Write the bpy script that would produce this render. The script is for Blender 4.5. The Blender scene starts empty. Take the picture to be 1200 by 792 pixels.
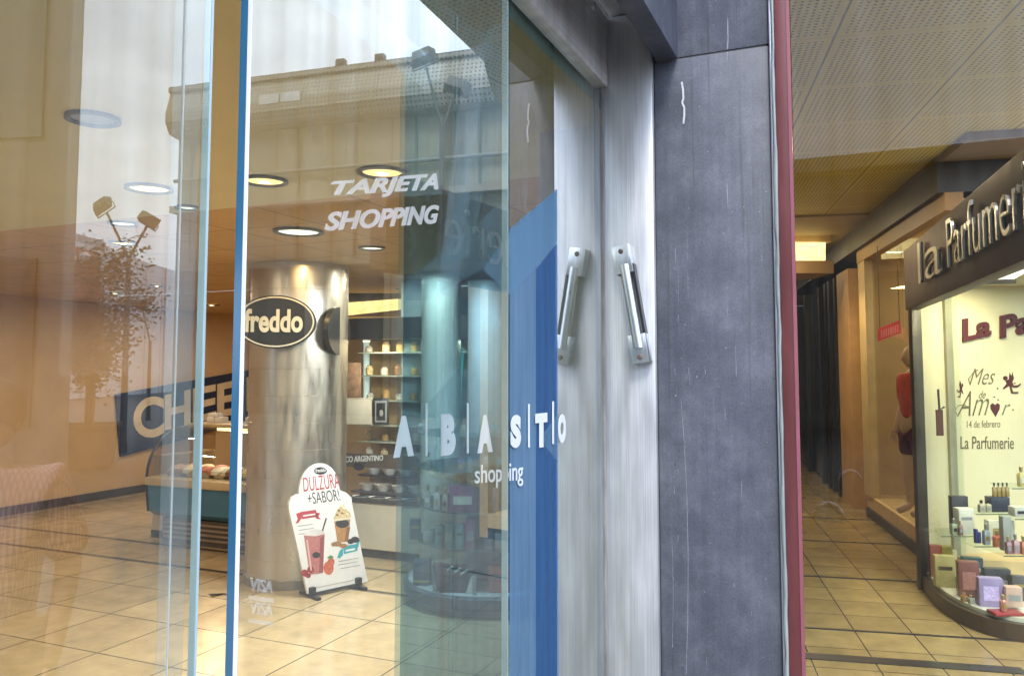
import bpy, bmesh, math, random
from mathutils import Vector, Matrix
random.seed(7)
SC = bpy.context.scene
COL = SC.collection
R = math.radians

# ------------------------------------------------------------------ camera
F = 940.0                      # focal length in pixels of a 1200 px wide frame
CX, CY = 600.0, 366.0          # principal point
YAW = R(23.3)                  # camera turned left of the door line (+Y)
PITCH = R(4.0)
EYE = Vector((0.698, -2.312, 1.65))
cam_d = bpy.data.cameras.new('camera')
cam = bpy.data.objects.new('camera', cam_d)
COL.objects.link(cam)
cam_d.sensor_width = 36
cam_d.lens = 36 * F / 1200
cam_d.shift_y = -(396 - CY) / 1200
cam_d.clip_start, cam_d.clip_end = 0.02, 500
cam.location = EYE
cam.rotation_euler = (R(90) + PITCH, 0, YAW)
SC.camera = cam

# ------------------------------------------------------------------ world, sun, exposure
SUN_EL, SUN_AZ = R(50), R(158)     # compass style: the veiled sun stands behind the camera, a little right
w = bpy.data.worlds.new('World')
SC.world = w
w.use_nodes = True
nt = w.node_tree
nt.nodes.clear()
wo = nt.nodes.new('ShaderNodeOutputWorld')
bg = nt.nodes.new('ShaderNodeBackground')
sky = nt.nodes.new('ShaderNodeTexSky')
sky.sky_type = 'NISHITA'
sky.sun_disc = False
sky.sun_elevation = SUN_EL
sky.sun_rotation = SUN_AZ
tc = nt.nodes.new('ShaderNodeTexCoord')
mp = nt.nodes.new('ShaderNodeMapping')
mp.inputs['Scale'].default_value = (1.2, 1.2, 2.6)
nz = nt.nodes.new('ShaderNodeTexNoise')
nz.inputs['Scale'].default_value = 2.6
nz.inputs['Detail'].default_value = 7
nz.inputs['Roughness'].default_value = 0.58
rp = nt.nodes.new('ShaderNodeValToRGB')
rp.color_ramp.elements[0].position = 0.36
rp.color_ramp.elements[0].color = (0.45, 0.45, 0.45, 1)
rp.color_ramp.elements[1].position = 0.62
rp.color_ramp.elements[1].color = (0.95, 0.95, 0.95, 1)
mx = nt.nodes.new('ShaderNodeMix')
mx.data_type = 'RGBA'
mx.inputs['B'].default_value = (8.2, 9.2, 11.2, 1)
nt.links.new(tc.outputs['Generated'], mp.inputs['Vector'])
nt.links.new(mp.outputs[0], nz.inputs['Vector'])
nt.links.new(nz.outputs['Fac'], rp.inputs[0])
nt.links.new(rp.outputs[0], mx.inputs['Factor'])
nt.links.new(sky.outputs[0], mx.inputs['A'])
nt.links.new(mx.outputs['Result'], bg.inputs['Color'])
bg.inputs['Strength'].default_value = 0.15
nt.links.new(bg.outputs[0], wo.inputs['Surface'])
sd = bpy.data.lights.new('sun', 'SUN')
sd.energy = 1.0
sd.angle = R(14)
sd.color = (1, 0.95, 0.88)
sun = bpy.data.objects.new('sun', sd)
COL.objects.link(sun)
sdir = Vector((math.sin(SUN_AZ) * math.cos(SUN_EL), math.cos(SUN_AZ) * math.cos(SUN_EL), math.sin(SUN_EL)))
sun.rotation_euler = sdir.to_track_quat('Z', 'Y').to_euler()
sun.location = (0, -8, 14)
SC.view_settings.view_transform = 'Standard'
SC.view_settings.look = 'None'
SC.view_settings.gamma = 1
SC.view_settings.use_curve_mapping = False
SC.view_settings.exposure = 1.42
SC.cycles.max_bounces = 10
SC.cycles.transparent_max_bounces = 24
SC.cycles.glossy_bounces = 5
SC.cycles.caustics_reflective = False
SC.cycles.caustics_refractive = False
SC.cycles.sample_clamp_indirect = 6
SC.cycles.use_denoising = True

# ------------------------------------------------------------------ geometry of the view (for measuring where things stand)
_q = cam.rotation_euler.to_matrix()
FWD = Vector((-math.sin(YAW), math.cos(YAW), 0))
def ray(px, py):
    return _q @ Vector(((px - CX) / F, (CY - py) / F, -1))
def at(px, py, d):
    r = ray(px, py)
    return EYE + r * (d / r.dot(FWD))
def on_x(px, py, x):
    r = ray(px, py); return EYE + r * ((x - EYE.x) / r.x)
def on_y(px, py, y):
    r = ray(px, py); return EYE + r * ((y - EYE.y) / r.y)
def on_z(px, py, z):
    r = ray(px, py); return EYE + r * ((z - EYE.z) / r.z)
def on_plane(px, py, p, n):
    r = ray(px, py); return EYE + r * ((p - EYE).dot(n) / r.dot(n))
LEAF_X = 0.125
def mir(p):                    # where a thing stands whose image shows behind the sliding doors' glass
    return Vector((2 * LEAF_X - p.x, p.y, p.z))
def vm(px, py, d):
    return mir(at(px, py, d))
# the passage on the right runs 11.3 degrees off the door line
CA = R(11.3)
CDIR = Vector((-math.sin(CA), math.cos(CA), 0))
CRT = Vector((math.cos(CA), math.sin(CA), 0))
def cor(c, l, z=0.0):
    return Vector((EYE.x, EYE.y, 0)) + CRT * c + CDIR * l + Vector((0, 0, z))
def on_c(px, py, c):
    return on_plane(px, py, cor(c, 0), CRT)

# ------------------------------------------------------------------ materials
def sr(r, g, b):
    f = lambda c: (c / 255 / 12.92) if c / 255 <= 0.04045 else ((c / 255 + 0.055) / 1.055) ** 2.4
    return (f(r), f(g), f(b))
_mats = {}
def new_mat(name):
    m = bpy.data.materials.new(name); m.use_nodes = True
    n = m.node_tree; n.nodes.clear()
    return m, n, n.nodes.new('ShaderNodeOutputMaterial')
def pm(name, col, rough=0.5, metal=0.0, var=0.12, scale=6.0, stretch=(1, 1, 1), bump=0.0, spec=0.5, emit=0.0, coat=0.0):
    """painted / plain surface with uneven tone, uneven gloss and a little relief"""
    if name in _mats: return _mats[name]
    m, n, out = new_mat(name)
    b = n.nodes.new('ShaderNodeBsdfPrincipled')
    t = n.nodes.new('ShaderNodeTexCoord')
    mpn = n.nodes.new('ShaderNodeMapping'); mpn.inputs['Scale'].default_value = stretch
    ns = n.nodes.new('ShaderNodeTexNoise'); ns.inputs['Scale'].default_value = scale
    ns.inputs['Detail'].default_value = 6; ns.inputs['Roughness'].default_value = 0.6
    n.links.new(t.outputs['Object'], mpn.inputs[0]); n.links.new(mpn.outputs[0], ns.inputs['Vector'])
    mr = n.nodes.new('ShaderNodeMapRange')
    mr.inputs['From Min'].default_value = 0.3; mr.inputs['From Max'].default_value = 0.7
    mr.inputs['To Min'].default_value = 1 - var; mr.inputs['To Max'].default_value = 1 + var
    n.links.new(ns.outputs['Fac'], mr.inputs['Value'])
    mu = n.nodes.new('ShaderNodeMix'); mu.data_type = 'RGBA'; mu.blend_type = 'MULTIPLY'
    mu.inputs['Factor'].default_value = 1; mu.inputs['A'].default_value = (*col, 1)
    n.links.new(mr.outputs[0], mu.inputs['B'])
    n.links.new(mu.outputs['Result'], b.inputs['Base Color'])
    rr = n.nodes.new('ShaderNodeMapRange')
    rr.inputs['To Min'].default_value = max(0.02, rough - 0.1); rr.inputs['To Max'].default_value = min(1, rough + 0.1)
    n.links.new(ns.outputs['Fac'], rr.inputs['Value']); n.links.new(rr.outputs[0], b.inputs['Roughness'])
    b.inputs['Metallic'].default_value = metal
    b.inputs['Specular IOR Level'].default_value = spec
    b.inputs['Coat Weight'].default_value = coat
    if emit:
        b.inputs['Emission Color'].default_value = (*col, 1); b.inputs['Emission Strength'].default_value = emit
    if bump:
        bp = n.nodes.new('ShaderNodeBump'); bp.inputs['Strength'].default_value = bump; bp.inputs['Distance'].default_value = 0.01
        n.links.new(ns.outputs['Fac'], bp.inputs['Height']); n.links.new(bp.outputs[0], b.inputs['Normal'])
    n.links.new(b.outputs[0], out.inputs['Surface'])
    _mats[name] = m
    return m
def lamp_mat(name, col, strength):
    if name in _mats: return _mats[name]
    strength = strength * 0.5
    m, n, out = new_mat(name)
    e = n.nodes.new('ShaderNodeEmission'); e.inputs[0].default_value = (*col, 1)
    t = n.nodes.new('ShaderNodeTexCoord'); ns = n.nodes.new('ShaderNodeTexNoise'); ns.inputs['Scale'].default_value = 14
    mr = n.nodes.new('ShaderNodeMapRange'); mr.inputs['To Min'].default_value = strength * 0.5; mr.inputs['To Max'].default_value = strength * 1.5
    n.links.new(t.outputs['Object'], ns.inputs['Vector']); n.links.new(ns.outputs['Fac'], mr.inputs['Value'])
    n.links.new(mr.outputs[0], e.inputs[1])
    n.links.new(e.outputs[0], out.inputs['Surface']); _mats[name] = m
    return m
def glass(name, tint, f0=0.10, k=0.9, power=3.2, smear=0.0, rough=0.0):
    """sheet glass: mirrors on the face the light meets first, clear (tinted) for the rest"""
    m, n, out = new_mat(name)
    tr = n.nodes.new('ShaderNodeBsdfTransparent')
    gl = n.nodes.new('ShaderNodeBsdfGlossy'); gl.inputs['Roughness'].default_value = rough
    gl.inputs['Color'].default_value = (0.96, 0.99, 1.0, 1)
    lw = n.nodes.new('ShaderNodeLayerWeight'); lw.inputs['Blend'].default_value = 0.5
    pw = n.nodes.new('ShaderNodeMath'); pw.operation = 'POWER'; pw.inputs[1].default_value = power
    ma = n.nodes.new('ShaderNodeMath'); ma.operation = 'MULTIPLY_ADD'; ma.inputs[1].default_value = k; ma.inputs[2].default_value = f0
    ge = n.nodes.new('ShaderNodeNewGeometry')
    inv = n.nodes.new('ShaderNodeMath'); inv.operation = 'SUBTRACT'; inv.inputs[0].default_value = 1
    mul = n.nodes.new('ShaderNodeMath'); mul.operation = 'MULTIPLY'; mul.use_clamp = True
    n.links.new(lw.outputs['Facing'], pw.inputs[0]); n.links.new(pw.outputs[0], ma.inputs[0])
    n.links.new(ge.outputs['Backfacing'], inv.inputs[1])
    t0 = n.nodes.new('ShaderNodeTexCoord'); m0 = n.nodes.new('ShaderNodeMapping'); m0.inputs['Scale'].default_value = (22, 22, 0.35)
    n0 = n.nodes.new('ShaderNodeTexNoise'); n0.inputs['Scale'].default_value = 2; n0.inputs['Detail'].default_value = 4
    r0 = n.nodes.new('ShaderNodeMapRange'); r0.inputs['From Min'].default_value = 0.3; r0.inputs['From Max'].default_value = 0.7
    r0.inputs['To Min'].default_value = 0.80; r0.inputs['To Max'].default_value = 1.12
    n.links.new(t0.outputs['Object'], m0.inputs[0]); n.links.new(m0.outputs[0], n0.inputs['Vector']); n.links.new(n0.outputs['Fac'], r0.inputs['Value'])
    x0 = n.nodes.new('ShaderNodeMath'); x0.operation = 'MULTIPLY'
    n.links.new(ma.outputs[0], x0.inputs[0]); n.links.new(r0.outputs[0], x0.inputs[1])
    n.links.new(x0.outputs[0], mul.inputs[0]); n.links.new(inv.outputs[0], mul.inputs[1])
    mixs = n.nodes.new('ShaderNodeMixShader')
    n.links.new(mul.outputs[0], mixs.inputs[0]); n.links.new(tr.outputs[0], mixs.inputs[1]); n.links.new(gl.outputs[0], mixs.inputs[2])
    # faint wipe streaks running down the sheet: dust that scatters a little light
    t = n.nodes.new('ShaderNodeTexCoord'); mpn = n.nodes.new('ShaderNodeMapping')
    mpn.inputs['Scale'].default_value = (14, 14, 0.7)
    ns = n.nodes.new('ShaderNodeTexNoise'); ns.inputs['Scale'].default_value = 3; ns.inputs['Detail'].default_value = 5
    n.links.new(t.outputs['Object'], mpn.inputs[0]); n.links.new(mpn.outputs[0], ns.inputs['Vector'])
    mr = n.nodes.new('ShaderNodeMapRange'); mr.inputs['From Min'].default_value = 0.45; mr.inputs['From Max'].default_value = 0.8
    mr.inputs['To Max'].default_value = smear
    n.links.new(ns.outputs['Fac'], mr.inputs['Value'])
    df = n.nodes.new('ShaderNodeBsdfDiffuse'); df.inputs['Color'].default_value = (0.7, 0.75, 0.75, 1)
    mix2 = n.nodes.new('ShaderNodeMixShader')
    n.links.new(mr.outputs[0], mix2.inputs[0]); n.links.new(mixs.outputs[0], mix2.inputs[1]); n.links.new(df.outputs[0], mix2.inputs[2])
    tr.inputs[0].default_value = (*tint, 1)
    n.links.new(mix2.outputs[0], out.inputs['Surface'])
    return m
def film(name, col, tint, fac, var=0.15, gloss=0.0):
    m, n, out = new_mat(name)
    tr = n.nodes.new('ShaderNodeBsdfTransparent'); tr.inputs[0].default_value = (*tint, 1)
    df = n.nodes.new('ShaderNodeBsdfDiffuse'); df.inputs[0].default_value = (*col, 1)
    tl = n.nodes.new('ShaderNodeBsdfTranslucent'); tl.inputs[0].default_value = (*col, 1)
    ad = n.nodes.new('ShaderNodeMixShader'); ad.inputs[0].default_value = 0.3
    mi = n.nodes.new('ShaderNodeMixShader')
    t = n.nodes.new('ShaderNodeTexCoord'); mpn = n.nodes.new('ShaderNodeMapping'); mpn.inputs['Scale'].default_value = (9, 9, 0.8)
    ns = n.nodes.new('ShaderNodeTexNoise'); ns.inputs['Scale'].default_value = 3; ns.inputs['Detail'].default_value = 5
    mr = n.nodes.new('ShaderNodeMapRange'); mr.inputs['From Min'].default_value = 0.3; mr.inputs['From Max'].default_value = 0.7
    mr.inputs['To Min'].default_value = fac * (1 - var); mr.inputs['To Max'].default_value = min(1, fac * (1 + var))
    n.links.new(t.outputs['Object'], mpn.inputs[0]); n.links.new(mpn.outputs[0], ns.inputs['Vector']); n.links.new(ns.outputs['Fac'], mr.inputs['Value'])
    n.links.new(df.outputs[0], ad.inputs[1]); n.links.new(tl.outputs[0], ad.inputs[2])
    n.links.new(mr.outputs[0], mi.inputs[0])
    n.links.new(tr.outputs[0], mi.inputs[1]); n.links.new(ad.outputs[0], mi.inputs[2])
    if gloss:
        gl = n.nodes.new('ShaderNodeBsdfGlossy'); gl.inputs['Roughness'].default_value = 0.03
        lw = n.nodes.new('ShaderNodeLayerWeight'); pw = n.nodes.new('ShaderNodeMath'); pw.operation = 'POWER'; pw.inputs[1].default_value = 2.6
        ml = n.nodes.new('ShaderNodeMath'); ml.operation = 'MULTIPLY'; ml.inputs[1].default_value = gloss
        ge = n.nodes.new('ShaderNodeNewGeometry'); iv = n.nodes.new('ShaderNodeMath'); iv.operation = 'SUBTRACT'; iv.inputs[0].default_value = 1
        m3 = n.nodes.new('ShaderNodeMath'); m3.operation = 'MULTIPLY'; g2 = n.nodes.new('ShaderNodeMixShader')
        n.links.new(lw.outputs['Facing'], pw.inputs[0]); n.links.new(pw.outputs[0], ml.inputs[0]); n.links.new(ge.outputs['Backfacing'], iv.inputs[1])
        n.links.new(ml.outputs[0], m3.inputs[0]); n.links.new(iv.outputs[0], m3.inputs[1]); n.links.new(m3.outputs[0], g2.inputs[0])
        n.links.new(mi.outputs[0], g2.inputs[1]); n.links.new(gl.outputs[0], g2.inputs[2]); n.links.new(g2.outputs[0], out.inputs['Surface'])
    else: n.links.new(mi.outputs[0], out.inputs['Surface'])
    return m
def tile_mat(name, base, tile, grout, gw, band_y=(), band_w=0.03, rough=0.22, var=0.1, alt=0.88, bump=0.0, stretch=1.0):
    """square floor tiles in object space with fine joints and dark inlaid lines"""
    m, n, out = new_mat(name)
    b = n.nodes.new('ShaderNodeBsdfPrincipled'); t = n.nodes.new('ShaderNodeTexCoord')
    br = n.nodes.new('ShaderNodeTexBrick'); br.offset = 0; br.squash = 1
    br.inputs['Scale'].default_value = 1; br.inputs['Brick Width'].default_value = tile; br.inputs['Row Height'].default_value = tile * stretch
    br.inputs['Mortar Size'].default_value = gw; br.inputs['Mortar Smooth'].default_value = 0.3
    br.inputs['Color1'].default_value = (*base, 1); br.inputs['Color2'].default_value = (*[c * alt for c in base], 1)
    br.inputs['Mortar'].default_value = (*grout, 1)
    n.links.new(t.outputs['Object'], br.inputs['Vector'])
    ns = n.nodes.new('ShaderNodeTexNoise'); ns.inputs['Scale'].default_value = 5; ns.inputs['Detail'].default_value = 8; ns.inputs['Roughness'].default_value = 0.65
    n.links.new(t.outputs['Object'], ns.inputs['Vector'])
    mr = n.nodes.new('ShaderNodeMapRange'); mr.inputs['From Min'].default_value = 0.3; mr.inputs['From Max'].default_value = 0.7
    mr.inputs['To Min'].default_value = 1 - var; mr.inputs['To Max'].default_value = 1 + var
    n.links.new(ns.outputs['Fac'], mr.inputs['Value'])
    mu = n.nodes.new('ShaderNodeMix'); mu.data_type = 'RGBA'; mu.blend_type = 'MULTIPLY'; mu.inputs['Factor'].default_value = 1
    n.links.new(br.outputs['Color'], mu.inputs['A']); n.links.new(mr.outputs[0], mu.inputs['B'])
    last = mu.outputs['Result']
    sx = n.nodes.new('ShaderNodeSeparateXYZ'); n.links.new(t.outputs['Object'], sx.inputs[0])
    for y0 in band_y:
        c = n.nodes.new('ShaderNodeMath'); c.operation = 'COMPARE'; c.inputs[1].default_value = y0; c.inputs[2].default_value = band_w
        n.links.new(sx.outputs['Y'], c.inputs[0])
        mb = n.nodes.new('ShaderNodeMix'); mb.data_type = 'RGBA'; mb.inputs['B'].default_value = (0.035, 0.035, 0.035, 1)
        n.links.new(c.outputs[0], mb.inputs['Factor']); n.links.new(last, mb.inputs['A']); last = mb.outputs['Result']
    n.links.new(last, b.inputs['Base Color'])
    rr = n.nodes.new('ShaderNodeMapRange'); rr.inputs['To Min'].default_value = max(0.03, rough - 0.12); rr.inputs['To Max'].default_value = rough + 0.16
    n.links.new(ns.outputs['Fac'], rr.inputs['Value']); n.links.new(rr.outputs[0], b.inputs['Roughness'])
    bp = n.nodes.new('ShaderNodeBump'); bp.inputs['Strength'].default_value = 0.15; bp.inputs['Distance'].default_value = 0.004; bp.invert = True
    n.links.new(br.outputs['Fac'], bp.inputs['Height']); n.links.new(bp.outputs[0], b.inputs['Normal'])
    n.links.new(b.outputs[0], out.inputs['Surface'])
    return m
def perforated(name, base, pitch=0.0326, hole=0.0078, panel=0.75, ax2='Y'):
    """metal ceiling tiles punched with a grid of holes"""
    m, n, out = new_mat(name)
    b = n.nodes.new('ShaderNodeBsdfPrincipled'); t = n.nodes.new('ShaderNodeTexCoord')
    def M(op, a, bb=None, c=None):
        q = n.nodes.new('ShaderNodeMath'); q.operation = op
        for i, v in enumerate((a, bb, c)):
            if v is None: continue
            if isinstance(v, (int, float)): q.inputs[i].default_value = v
            else: n.links.new(v, q.inputs[i])
        return q.outputs[0]
    s = n.nodes.new('ShaderNodeSeparateXYZ'); n.links.new(t.outputs['Object'], s.inputs[0])
    def cell(o, p): return M('SUBTRACT', M('MODULO', M('ADD', o, 1000 * p), p), p / 2)
    dx, dy = cell(s.outputs['X'], pitch), cell(s.outputs[ax2], pitch)
    d2 = M('SQRT', M('ADD', M('MULTIPLY', dx, dx), M('MULTIPLY', dy, dy)))
    hol = M('LESS_THAN', d2, hole)
    ex = M('ABSOLUTE', cell(s.outputs['X'], panel)); ey = M('ABSOLUTE', cell(s.outputs[ax2], panel))
    jx = M('GREATER_THAN', ex, panel / 2 - 0.006); jy = M('GREATER_THAN', ey, panel / 2 - 0.003)
    rim = M('GREATER_THAN', M('MAXIMUM', ex, ey), panel / 2 - 0.022)
    hol = M('MULTIPLY', hol, M('SUBTRACT', 1, rim))
    dark = M('MAXIMUM', M('MULTIPLY', hol, 0.86), M('MAXIMUM', M('MULTIPLY', jx, 0.75), M('MULTIPLY', jy, 0.3)))
    ns = n.nodes.new('ShaderNodeTexNoise'); ns.inputs['Scale'].default_value = 1.7; ns.inputs['Detail'].default_value = 5
    n.links.new(t.outputs['Object'], ns.inputs['Vector'])
    k = M('MULTIPLY', M('SUBTRACT', 1, dark), M('MULTIPLY_ADD', ns.outputs['Fac'], 0.3, 0.85))
    mu = n.nodes.new('ShaderNodeMix'); mu.data_type = 'RGBA'; mu.blend_type = 'MULTIPLY'; mu.inputs['Factor'].default_value = 1
    mu.inputs['A'].default_value = (*base, 1); n.links.new(k, mu.inputs['B'])
    n.links.new(mu.outputs['Result'], b.inputs['Base Color']); b.inputs['Roughness'].default_value = 0.5
    n.links.new(b.outputs[0], out.inputs['Surface'])
    return m
def slate_mat():
    """dark honed slate / weathered cladding: cloudy patches, fine run marks, pale scratches and specks"""
    m, n, out = new_mat('slate_cladding')
    b = n.nodes.new('ShaderNodeBsdfPrincipled'); t = n.nodes.new('ShaderNodeTexCoord')
    def noise(scale, stretch, detail=6, rough=0.6):
        mpn = n.nodes.new('ShaderNodeMapping'); mpn.inputs['Scale'].default_value = stretch
        q = n.nodes.new('ShaderNodeTexNoise'); q.inputs['Scale'].default_value = scale; q.inputs['Detail'].default_value = detail; q.inputs['Roughness'].default_value = rough
        n.links.new(t.outputs['Object'], mpn.inputs[0]); n.links.new(mpn.outputs[0], q.inputs['Vector']); return q.outputs['Fac']
    def ramp(v, stops):
        q = n.nodes.new('ShaderNodeValToRGB'); e = q.color_ramp.elements
        while len(e) < len(stops): e.new(0.5)
        for el, (p, c) in zip(e, stops): el.position = p; el.color = (*c, 1)
        n.links.new(v, q.inputs[0]); return q.outputs[0]
    def mix(f, a, bb, mode='MIX'):
        q = n.nodes.new('ShaderNodeMix'); q.data_type = 'RGBA'; q.blend_type = mode
        for k, v in (('Factor', f), ('A', a), ('B', bb)):
            if isinstance(v, (int, float)): q.inputs[k].default_value = v
            elif isinstance(v, tuple): q.inputs[k].default_value = (*v, 1)
            else: n.links.new(v, q.inputs[k])
        return q.outputs['Result']
    c = ramp(noise(7, (1, 1, 1), 9, 0.7), [(0.30, (0.070, 0.076, 0.102)), (0.5, (0.100, 0.107, 0.138)), (0.70, (0.150, 0.160, 0.196))])
    runs = ramp(noise(3, (11, 11, 0.4), 8, 0.72), [(0.28, (0.80, 0.80, 0.81)), (0.5, (1, 1, 1)), (0.74, (1.2, 1.2, 1.18))])
    c = mix(1.0, c, runs, 'MULTIPLY')
    pale = ramp(noise(3.2, (46, 46, 1.5), 3, 0.5), [(0.70, (0, 0, 0)), (0.735, (1, 1, 1))])
    patch = ramp(noise(2.4, (2, 2, 0.8), 3), [(0.45, (0, 0, 0)), (0.6, (1, 1, 1))])
    c = mix(mix(1.0, pale, patch, 'MULTIPLY'), c, (0.36, 0.37, 0.42))
    grime = ramp(noise(26, (1, 1, 0.8), 6, 0.75), [(0.60, (0, 0, 0)), (0.72, (0.75, 0.75, 0.75))])
    c = mix(grime, c, (0.06, 0.052, 0.05))
    grain = ramp(noise(160, (1, 1, 1), 3, 0.7), [(0.3, (0.80, 0.80, 0.81)), (0.7, (1.2, 1.2, 1.2))])
    c = mix(1.0, c, grain, 'MULTIPLY')
    drip = ramp(noise(2.6, (34, 34, 0.5), 4, 0.6), [(0.62, (0, 0, 0)), (0.70, (0.55, 0.55, 0.55))])
    c = mix(drip, c, (0.055, 0.052, 0.056))
    speck = ramp(noise(95, (1, 1, 1), 2), [(0.735, (0, 0, 0)), (0.76, (0.8, 0.8, 0.8))])
    c = mix(speck, c, (0.42, 0.42, 0.44))
    n.links.new(c, b.inputs['Base Color'])
    rr = ramp(noise(5, (1, 1, 0.6), 6), [(0.3, (0.42,) * 3), (0.7, (0.62,) * 3)])
    n.links.new(rr, b.inputs['Roughness'])
    bp = n.nodes.new('ShaderNodeBump'); bp.inputs['Strength'].default_value = 0.25; bp.inputs['Distance'].default_value = 0.002
    n.links.new(noise(60, (1, 1, 0.7), 6), bp.inputs['Height']); n.links.new(bp.outputs[0], b.inputs['Normal'])
    n.links.new(b.outputs[0], out.inputs['Surface'])
    return m
def steel_mat(name, col=(0.60, 0.61, 0.63), rough=0.38, grain='Z', metal=1.0, amt=1.0, relief=0.12):
    """brushed stainless steel with stains and finger marks"""
    m, n, out = new_mat(name)
    b = n.nodes.new('ShaderNodeBsdfPrincipled'); t = n.nodes.new('ShaderNodeTexCoord')
    st = {'Z': (90, 90, 1.0), 'Y': (90, 1.0, 90), 'X': (1.0, 90, 90)}[grain]
    def noise(scale, stretch, detail=5):
        mpn = n.nodes.new('ShaderNodeMapping'); mpn.inputs['Scale'].default_value = stretch
        q = n.nodes.new('ShaderNodeTexNoise'); q.inputs['Scale'].default_value = scale; q.inputs['Detail'].default_value = detail
        n.links.new(t.outputs['Object'], mpn.inputs[0]); n.links.new(mpn.outputs[0], q.inputs['Vector']); return q.outputs['Fac']
    g, s, big = noise(3, st), noise(3.5, (5, 5, 0.9), 8), noise(5, (1, 1, 0.5), 7)
    def rng(v, a, bb, f0=0.3, f1=0.7):
        q = n.nodes.new('ShaderNodeMapRange'); q.inputs['From Min'].default_value = f0; q.inputs['From Max'].default_value = f1
        q.inputs['To Min'].default_value = a; q.inputs['To Max'].default_value = bb; n.links.new(v, q.inputs['Value']); return q.outputs[0]
    def mul(a, bb):
        q = n.nodes.new('ShaderNodeMath'); q.operation = 'MULTIPLY'; n.links.new(a, q.inputs[0]); n.links.new(bb, q.inputs[1]); return q.outputs[0]
    k = mul(mul(rng(g, 1 - 0.14 * amt, 1 + 0.12 * amt), rng(s, 1 - 0.22 * amt, 1 + 0.14 * amt)), rng(big, 1 - 0.12 * amt, 1 + 0.08 * amt))
    mu = n.nodes.new('ShaderNodeMix'); mu.data_type = 'RGBA'; mu.blend_type = 'MULTIPLY'; mu.inputs['Factor'].default_value = 1
    mu.inputs['A'].default_value = (*col, 1); n.links.new(k, mu.inputs['B']); n.links.new(mu.outputs['Result'], b.inputs['Base Color'])
    b.inputs['Metallic'].default_value = metal
    n.links.new(rng(s, rough - 0.1, rough + 0.12), b.inputs['Roughness'])
    bp = n.nodes.new('ShaderNodeBump'); bp.inputs['Strength'].default_value = relief; bp.inputs['Distance'].default_value = 0.002
    n.links.new(g, bp.inputs['Height']); n.links.new(bp.outputs[0], b.inputs['Normal'])
    n.links.new(b.outputs[0], out.inputs['Surface'])
    return m

SLATE = slate_mat()
STEEL = steel_mat('brushed_steel', (0.66, 0.67, 0.69), 0.42, 'Z', 0.6, 0.9)
STEELH = steel_mat('brushed_steel_header', (0.80, 0.78, 0.75), 0.42, 'Y', 0.4)
COLSTEEL = steel_mat('satin_column_steel', (0.66, 0.60, 0.52), 0.36, 'Z', 1.0, 0.3, 0.03)
CHROME = steel_mat('galvanised_steel', (0.62, 0.65, 0.66), 0.3)
G_LEAF = glass('door_glass', (0.93, 0.97, 0.96), 0.15, 0.85, 2.7, 0.022)
G_SIDE = glass('side_glass', (0.74, 0.85, 0.89), 0.12, 0.88, 2.0, 0.02)
G_SHOP = glass('shop_glass', (0.94, 0.97, 0.94), 0.05, 0.6, 3.5, 0.01)
G_RIGHT = glass('passage_glass', (0.97, 0.97, 0.93), 0.036, 0.6, 3.2, 0.008)
EDGE_BLUE = pm('polished_blue_edge', (0.022, 0.13, 0.27), 0.15, 0, 0.25, 3, (1, 1, 0.6))
EDGE_PALE = pm('polished_pale_edge', (0.36, 0.47, 0.50), 0.15, 0, 0.25, 4, (1, 1, 0.4))
EDGE_WHITE = pm('edge_sealant_strip', (0.75, 0.78, 0.85), 0.3, 0, 0.08)
VINYL = pm('white_vinyl', (0.74, 0.76, 0.80), 0.5, 0, 0.05)
FROST = film('frosted_vinyl', (0.85, 0.86, 0.88), (1, 1, 1), 0.34)
FROST2 = film('faint_frosted_vinyl', (0.8, 0.82, 0.84), (1, 1, 1), 0.15)
BLUEFILM = film('blue_window_film', (0.22, 0.39, 0.58), (0.5, 0.66, 0.82), 0.6, 0.25, gloss=0.7)
LIGHTFILM = film('light_blue_film', (0.32, 0.50, 0.62), (0.85, 0.92, 0.97), 0.27)
PALEFILM = film('pale_film', (0.75, 0.82, 0.9), (0.95, 0.97, 1.0), 0.10)
TEALFILM = film('teal_film', (0.08, 0.20, 0.26), (0.72, 0.84, 0.90), 0.05)
REDP = pm('red_frame_paint', (0.150, 0.042, 0.045), 0.4, 0, 0.3, 9, (1, 1, 0.25), 0.15)
SEAL = pm('old_clear_sealant', (0.30, 0.33, 0.33), 0.3, 0, 0.25, 20, (1, 1, 0.25), 0.3)
BLACK = pm('black_plastic', (0.018, 0.018, 0.02), 0.4)
DARK = pm('dark_frame', (0.05, 0.045, 0.04), 0.4)
WHITE = pm('white_laminate', (0.72, 0.71, 0.68), 0.4, 0, 0.05)
CREAM = pm('cream_panel', (0.66, 0.60, 0.46), 0.5, 0, 0.06)
RUST = pm('rusty_bolt', (0.16, 0.11, 0.09), 0.5, 0.5, 0.4, 60)
NAVY = pm('navy_paint', (0.022, 0.032, 0.075), 0.45)
TANLET = pm('tan_lettering', (0.74, 0.60, 0.42), 0.5)
WARMWALL = pm('warm_plaster', (0.66, 0.44, 0.25), 0.75, 0, 0.06, 3, (1, 1, 1), 0.05)

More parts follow.
